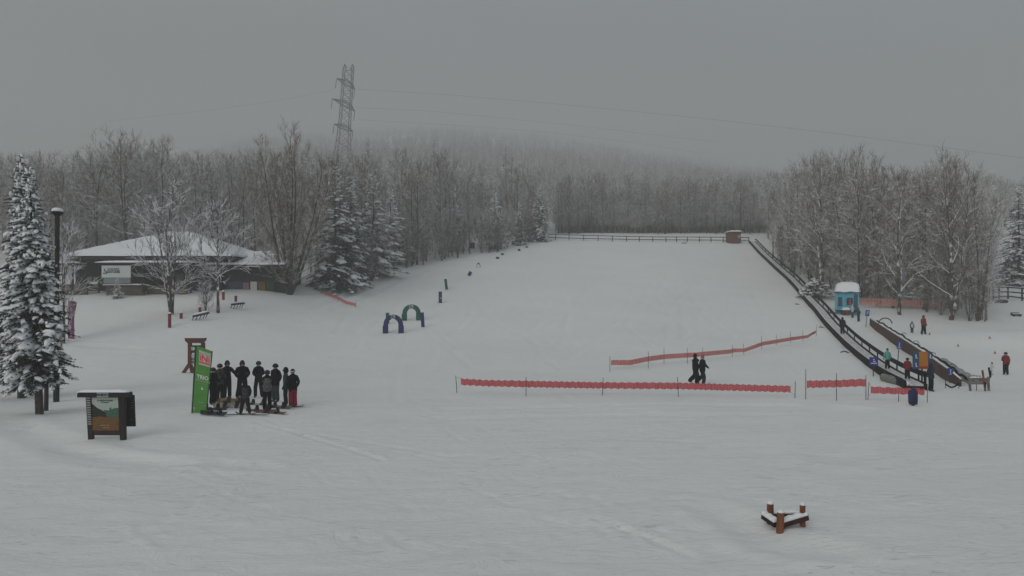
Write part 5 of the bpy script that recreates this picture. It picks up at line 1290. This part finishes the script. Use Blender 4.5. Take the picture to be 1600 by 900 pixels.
q = MB(); q.box((1 * u, -.2, .4), (34 * u, .5, .12)); q.build('threshold', dbrown, o)
q = MB(); q.box((-21 * u, .4, .15), (14 * u, .5, .12)); q.build('step_board', dbrown, o)
a = at(1319, 491); o = thing('crate', a, 'reddish brown wooden crate under snow in front of the blue hut', 'crate'); u = a.y / F
q = MB(); q.box((0, -.35, 3.4 * u), (11 * u, .6, 7 * u)); q.build('box', mat('crate_red', (.15, .05, .035), .8, .3, 5), o); snow_pad(o, (0, -.35, 6.9 * u), (12 * u, .7, .26), 4)
a = at(1332, 496.5); person(a, 20.5 * a.y / F, R(30), white, jean, 'small person in white jacket and blue grey trousers before the hut', hat='hood', hatm=white, arms='front')
a = at(1341.5, 502.5); person(a, 21 * a.y / F, R(-150), teal, black, 'small dark figure in a teal top at the right corner of the hut', hat='beanie', hatm=black, arms='pocket')

# people and cones on the beginners' area
a = at(1443, 522.5); r_ = person(a, 29.5 * a.y / F, R(20), red, black, 'person in red jacket with a red pack standing on the beginners area, arms down', hat='hood', hatm=mat('hood_maroon', (.10, .012, .03), .8), arms='down', legs='wide', bulk=1.15)
a = at(1425, 520.5); person(a, 18.5 * a.y / F, R(-10), navy, navy, 'small child in navy and white beside the person with a red pack', hat='helmet', hatm=navy, arms='down', bib=white, bulk=1.1)
a = at(1571.5, 585.5); person(a, 35.5 * a.y / F, R(-60), red, black, 'person in red jacket at the right, facing the small white figure', hat='helmet', hatm=dgrey, arms=('front', 'down'), bulk=1.12)
a = at(1550, 586); u = a.y / F; person(a, 20 * u, R(90), mat('cloth_snowwhite', (.6, .6, .6), .8), MATS['cloth_snowwhite'], 'small child all in white with dark helmet beside the person in red', hat='helmet', hatm=dgrey, arms='front')
cone = mat('cone_orange', (.40, .10, .05), .6, .1, 3)
for px, py, lab in ((1452.5, 523, 'tiny orange cone right of the person with a red pack'), (1497, 541.5, 'tiny orange cone in the middle of the beginners area'), (1546.5, 529, 'tiny orange cone farthest to the right and up the area'), (1554.5, 552.5, 'tiny orange cone above the person in red at the right')):
    a = at(px, py); o = thing('traffic_cone', a, lab, 'cone', 0, 'cones on the beginners area'); q = MB(); q.lathe([(.08, 0), (.05, .10), (.01, .24)], 10); q.box((0, 0, .01), (.18, .18, .02)); q.build('cone_body', cone, o)

# ------------------------------------------------------------------ small signs by the lifts
sb_ = mat('sign_blue', (.018, .045, .26), .5, .05); sp_ = mat('sign_violet', (.035, .03, .26), .5, .05)
def small_sign(px, bot, top, w_, h_px, m, lab, marks='man', lean=0, arrow=False):
    a = at(px, bot); u = a.y / F; o = thing('sign', a, lab, 'sign'); H_ = (bot - top) * u
    o.rotation_euler = (0, lean, 0)
    q = MB(); q.tube([(0, 0, -.3), (0, 0, H_ - .1)], .035, 6); q.build('post', polem, o)
    q = MB(); q.box((0, -.06, H_ - h_px * u / 2), (w_ * u, .05, h_px * u)); pl_ = q.build('plate', m, o)
    zc = H_ - h_px * u / 2; k = MB(); s_ = h_px * u
    if marks == 'man':
        k.blob((0, -.09, zc + .26 * s_), (.07 * s_, .008, .07 * s_), 0, 0, 0, 2); k.box((0, -.088, zc + .03 * s_), (.10 * s_, .008, .30 * s_)); k.bar((0, -.088, zc - .1 * s_), (.13 * s_, -.088, zc - .32 * s_), .008, .05 * s_); k.bar((0, -.088, zc - .1 * s_), (-.1 * s_, -.088, zc - .32 * s_), .008, .05 * s_)
        k.box((0, -.088, zc - .36 * s_), (.5 * s_, .008, .05 * s_))
    elif marks == 'p':
        k.box((-.08 * s_, -.088, zc), (.08 * s_, .008, .6 * s_)); k.box((.04 * s_, -.088, zc + .26 * s_), (.22 * s_, .008, .08 * s_)); k.box((.04 * s_, -.088, zc + .02 * s_), (.22 * s_, .008, .08 * s_)); k.box((.14 * s_, -.088, zc + .14 * s_), (.07 * s_, .008, .24 * s_))
    elif marks == 'wide':
        k.box((0, -.088, zc + .22 * s_), (.16 * s_, .008, .16 * s_)); k.box((.05 * s_, -.088, zc + .0 * s_), (.3 * s_, .008, .09 * s_)); k.box((0, -.088, zc - .2 * s_), (.7 * s_, .008, .10 * s_))
    k.build('pictogram', txt_w, pl_)
    return o
small_sign(1353, 511.5, 484.5, 5.8, 9.5, sb_, 'small blue sign on a leaning pole beside the blue hut', 'p', R(5))
small_sign(1403, 564.5, 533, 7.5, 12, sb_, 'blue sign with a white figure in front of the plank wall', 'man', R(3))
small_sign(1364.5, 588, 558, 13, 13.5, sp_, 'wide violet sign before the mint green rider', 'wide')
small_sign(1484, 598.5, 575, 9, 11.5, sb_, 'blue sign at the lower end of the plank wall', 'man')
a = at(1440.5, 604); u = a.y / F; o = thing('info_sign', a, 'larger sign with an orange centre between two blue panels at the lift foot', 'sign'); 
q = MB(); q.tube([(0, 0, -.3), (0, 0, 30 * u)], .05, 6); q.build('post', black2, o)
for c_, w_, m, z0, z1 in ((-10.4, 9.6, mat('info_blue', (.03, .075, .18), .55, .3, 3), 27.5, 54), (1.5, 14.2, mat('info_orange', (.42, .165, .015), .55, .12, 2), 32, 54.6), (11.9, 6.8, mat('info_blue2', (.02, .07, .15), .55, .3, 3), 27.5, 54)):
    q = MB(); q.box((c_ * u, -.05, (z0 + z1) / 2 * u), (w_ * u, .05, (z1 - z0) * u)); p_ = q.build('panel', m, o)
q = MB(); q.box((1.5 * u, -.052, 29.8 * u), (14.2 * u, .05, 4.4 * u)); q.build('red_band', mat('info_red', (.38, .03, .02), .5), o)
for x_ in (-10.4, 11.9):
    for z_ in (34, 47): q = MB(); q.blob((x_ * u, -.085, (z_ + 2.6) * u), (.9 * u, .008, .9 * u), 0, 0, 0, 2); q.box((x_ * u, -.083, z_ * u), (1.6 * u, .008, 4.2 * u)); q.box(((x_ + 1) * u, -.083, (z_ - 2.4) * u), (3.2 * u, .008, .9 * u)); q.build('pictogram', txt_w, o)
# tall padded post, control stick, covered machine, sagging rope, far rack
a = at(1454.5, 611.5); u = a.y / F; person(a, 44 * u, R(95), navy, black, 'tall person in dark blue beside the info sign, seen from the side', hat='hood', hatm=navy, arms='pocket', bulk=.95)
a = at(1446.5, 607.5); u = a.y / F; o = thing('control_post', a, 'thin black post with a round button head at the lift foot', 'control post')
q = MB(); q.tube([(-.6 * u, 0, -.2), (.2 * u, 0, 22 * u)], .045, 8); q.build('post', black2, o); q = MB(); q.blob((.2 * u, -.03, 23.4 * u), (2.4 * u, .09, 2.8 * u), 0, 1, .25, 2); q.box((1.2 * u, -.03, 19.8 * u), (2 * u, .12, 2.4 * u)); q.build('head', black, o, False)
a = at(1426.5, 634); u = a.y / F; o = thing('covered_machine', a, 'machine under a dark blue fitted cover on a short stand, front of the lift foot', 'covered machine')
q = MB(); q.lathe([(6.8 * u, 3 * u), (7.2 * u, 5 * u), (7.6 * u, 14 * u), (7.4 * u, 20 * u), (6.0 * u, 24 * u), (3.2 * u, 26 * u), (2.6 * u, 28.5 * u), (1.2 * u, 30 * u)], 12); q.v = [(x, y * .62, z + .05 * math.sin(x * 20)) for x, y, z in q.v]; q.build('cover', mat('cover_blue', (.014, .022, .085), .65, .35, 4), o, True)
q = MB(); q.tube([(.4 * u, 0, -.2), (.4 * u, 0, 5 * u)], .06, 8); q.build('stand', black2, o)
a = at(1477, 606.5); u = a.y / F; o = thing('rope_barrier', a, 'sagging black rope between two thin posts at the end of the plank wall', 'rope barrier')
for x_, b_, t_ in ((0, 0, 16), (21, .5, 10.5)): q = MB(); q.tube([(x_ * u, 0, -.2), (x_ * u + .02, 0, t_ * u)], .022, 6); q.build('post', polem, o)
q = MB(); q.tube([(x_ * u, -.02, (6.6 - 5.6 * math.sin(PI * x_ / 21) + (1.2 * x_ / 21)) * u) for x_ in np.linspace(0, 21, 12)], .045, 6); q.build('rope', rubber, o)
a = at(1516, 611); u = a.y / F; o = thing('ski_rack', a, 'grey weathered ski rack with holes at the end of the second lift', 'ski rack')
gr_ = mat('wood_grey', (.19, .175, .16), .85, .3, 5, stretch=(.3, 1, 1))
q = MB(); q.prism([(x_ * u, z_ * u) for x_, z_ in ((-4, 10.5), (29, 10.5), (30.5, 21), (0, 21))], .10); bo_ = q.build('board', gr_, o)
for x_ in (4.5, 14.5, 20, 25.5): q = MB(); q.tube([(x_ * u, -.06, 17 * u), (x_ * u, -.05, 17 * u)], 1.2 * u, 12); q.v = [(x, y, z) for x, y, z in q.v]; q.build('hole', txt_k, bo_)
for xa, xb in ((-4, 1), (28.3, 29.8)): q = MB(); q.bar((xa * u, .03, 22 * u) if xa > 0 else (-1.5 * u, .03, 21 * u), (xb * u, .03, -1.5 * u), .09, .10, up=(0, 1, 0)); q.build('leg', gr_, o)
q = MB(); q.tube([(11.5 * u, .1, -.1), (11.8 * u, .1, 10 * u)], .02, 5); q.build('leg', polem, o)
snow_pad(o, (13 * u, .02, 21 * u), (28 * u, .16, .05), 7)
def ski_at(px0, py0, px1, py1, y, m, lab):
    p_, q_ = P(px0, py0, y), P(px1, py1, y); o = thing('ski', p_, lab, 'ski'); d = q_ - p_; k = MB(); n_ = 10
    for i in range(n_): k.bar(d * (i / n_), d * ((i + 1) / n_) + Vector((0, -.0, 0)), .10, .025, up=(0, 1, 0))
    k.build('blade', m, o)
    q = MB(); c = d * .42; q.bar(c + Vector((0, -.05, -.15)), c + Vector((0, -.05, .15)), .08, .07); q.build('binding', bootm, o)
y_ = a.y - .16
ski_at(1540.5, 617, 1535, 578.5, y_, mat('ski_orange', (.30, .06, .035), .4, .5, 1.2, col2=(.03, .02, .02)), 'orange and black ski leaning against the grey rack')
ski_at(1547.5, 590, 1545, 574, a.y + .12, rubber, 'black ski standing at the right end of the grey rack')
for px_, lab in ((1526.5, 'short dark ski tip behind the grey rack, left'), (1530.5, 'short dark ski tip behind the grey rack, right')): ski_at(px_, 600, px_ + .2, 587, a.y + .12, rubber, lab)
# lamp arms, poles at the right wood, planks on the far road
for px, bot, top, lab in ((1208, 403, 377, 'dark post at the upper edge of the right wood'), (1237, 422, 392, 'dark post at the edge of the right wood, lower one')):
    a = at(px, bot); o = thing('marker_post', a, lab, 'post'); q = MB(); q.tube([(0, 0, -.3), (0, 0, (bot - top) * a.y / F)], .11, 8); q.build('post', dbrown, o)
a = at(1588, 494); o = thing('bench', a, 'dark bench half buried in snow beside the far road', 'bench'); u = a.y / F
q = MB(); q.box((0, 0, 2.4 * u), (13 * u, .5, .12)); q.build('seat', dbrown, o); q = MB(); q.box((0, .25, 4.0 * u), (13 * u, .08, 3 * u)); q.build('backrest', dbrown, o)
for s_ in (-1, 1): q = MB(); q.box((s_ * 5 * u, 0, 1 * u), (.1, .4, 3.5 * u)); q.build('leg', dbrown, o)
snow_pad(o, (0, 0, 2.4 * u + .06), (13 * u, .45, .06), 3)
for px, bot, lab in ((1564, 473, 'dark rounded rock showing through the snow below the right fence'), (1569, 431, 'dark log in the snow above the right fence')):
    a = at(px, bot); o = MB(); o.blob((0, 0, .1), (.8, .4, .28), 0, px, .35, 2); r_ = o.build('rock', mat('rock_dark', (.03, .03, .03), .9), None, True, a); tag(r_, lab, 'rock')

# little black litter on the snow left of the lift
for px, py, lab in ((1323, 551.5, 'bent black strip lying on the snow left of the lift'), (1284, 512, 'scrap of black rubber beside the lift where the orange net ends'), (1246, 476, 'small dark scrap on the slope left of the lift')):
    a = at(px, py); o = MB(); s_ = 1 if px == 1323 else .55; o.tube([Vector((-.5 * s_ + .2 * i * s_, .02 * math.sin(i * 2.), .04 + .10 * s_ * math.sin(i * 1.1))) for i in range(6)], .045, 5); r_ = o.build('rubber_scrap', rubber, None, False, a); tag(r_, lab, 'rubber scrap')

# ------------------------------------------------------------------ pylon and wires
py_ = 330.; a = col(534, py_); a.z = EYE + (450 - 262) / F * py_; u = py_ / F
pm_ = mat('pylon_steel', (.055, .055, .058), .6, .15, .3); pl = thing('pylon', a, 'tall lattice power pylon rising out of the misty wood', 'pylon')
pl.location.z = g(a.x, a.y); base = (450 - 262) / F * py_ + EYE - pl.location.z
Hh = lambda py2: (262 - py2) * u + base      # height of a photograph row on the pylon
lean_x = lambda py2: (534 + (545 - 534) * (262 - py2) / (262 - 100) - 534) * u
def hw(py2): return float(np.interp(py2, [100, 190, 225, 262, 300], [6.8, 7.5, 9.5, 11.5, 15])) * u
def bar_(q, a_, b_, r_): q.tube([a_, b_], r_, 4, cap=False)
rows = [262 + base / u, 262, 247, 232, 222, 208, 194, 180, 168, 156, 144, 132, 120, 108]
q = MB(); lv = []
for r_ in rows: w_ = hw(r_); lv.append([Vector((lean_x(r_) + sx * w_, sy * w_, Hh(r_))) for sx, sy in ((-1, -1), (1, -1), (1, 1), (-1, 1))])
for l0, l1 in zip(lv[:-1], lv[1:]):
    for i in range(4): bar_(q, l0[i], l1[i], .15)
q.build('legs', pm_, pl)
q = MB()
for l0, l1 in zip(lv[:-1], lv[1:]):
    for i in range(4): j_ = (i + 1) % 4; bar_(q, l0[i], l1[j_], .065); bar_(q, l0[j_], l1[i], .065); bar_(q, l1[i], l1[j_], .06)
q.build('bracing', pm_, pl)
for r_, dx0, dz0, dx1, dz1 in ((130, -14.5, -4.5, 9.5, 7.5), (163, -19, -6, 12, 9), (200, -13.5, -4, 11.5, 4)):
    q = MB(); c = Vector((lean_x(r_), 0, Hh(r_)))
    for dx, dz in ((dx0, -dz0), (dx1, -dz1)):
        tip = c + Vector((dx * u, -10 * u if dx < 0 else 8 * u, dz * u))
        for sx, sy, zz in ((-1, -1, 0), (-1, 1, 0), (1, -1, 0), (1, 1, 0), (0, 0, 6)): bar_(q, c + Vector((sx * hw(r_), sy * hw(r_), zz * u)), tip, .15)
    q.build('cross_arm', pm_, pl)
    for dx, dz in ((dx0, -dz0), (dx1, -dz1)):
        tip = c + Vector((dx * u, -10 * u if dx < 0 else 8 * u, dz * u)); q = MB(); q.tube([tip, tip + Vector((-2 * u, 0, -15 * u))], .14, 5); q.build('insulator', pm_, pl)
for dx in (-6, 6):
    q = MB(); c = Vector((lean_x(108) + dx * u, 0, Hh(108))); bar_(q, c + Vector((-3 * u, 0, -3 * u)), c + Vector((0, 0, 8 * u)), .16); bar_(q, c + Vector((3 * u, 0, -3 * u)), c + Vector((0, 0, 8 * u)), .16); bar_(q, c + Vector((0, 0, 8 * u)), c + Vector((3 * u, 0, 2 * u)), .16); q.build('peak', pm_, pl)
wm = mat('wire_dark', (.09, .09, .095), .6)
for pp, lab in (([(553, 139), (700, 148), (900, 165), (1100, 185), (1300, 208), (1500, 234), (1640, 252)], 'topmost power line running from the pylon down to the right'),
                ([(560, 187), (700, 195), (850, 206), (1000, 224), (1100, 240)], 'lower power line fading into the mist above the hill'),
                ([(556, 168), (680, 174), (900, 196), (1120, 222)], 'middle power line between the pylon and the misty hill'), ([(521, 141), (430, 158), (330, 172), (160, 190)], 'power line leaving the pylon to the left')):
    d0_, d1_ = (331, 250) if pp[-1][0] > 1200 else (331, 420)
    n_ = len(pp); ptsw = []
    for i in range(41):
        t = i / 40; x_ = pp[0][0] + (pp[-1][0] - pp[0][0]) * t; xs_ = [p[0] for p in pp]; ys_ = [p[1] for p in pp]
        if xs_[0] > xs_[-1]: xs_, ys_ = xs_[::-1], ys_[::-1]
        ptsw.append(P(x_, float(np.interp(x_, xs_, ys_)), d0_ + (d1_ - d0_) * t))
    k = MB(); c0 = ptsw[0].copy(); k.tube([p - c0 for p in ptsw], .032, 4); r_ = k.build('power_line', wm, None, False, c0); tag(r_, lab, 'power line')
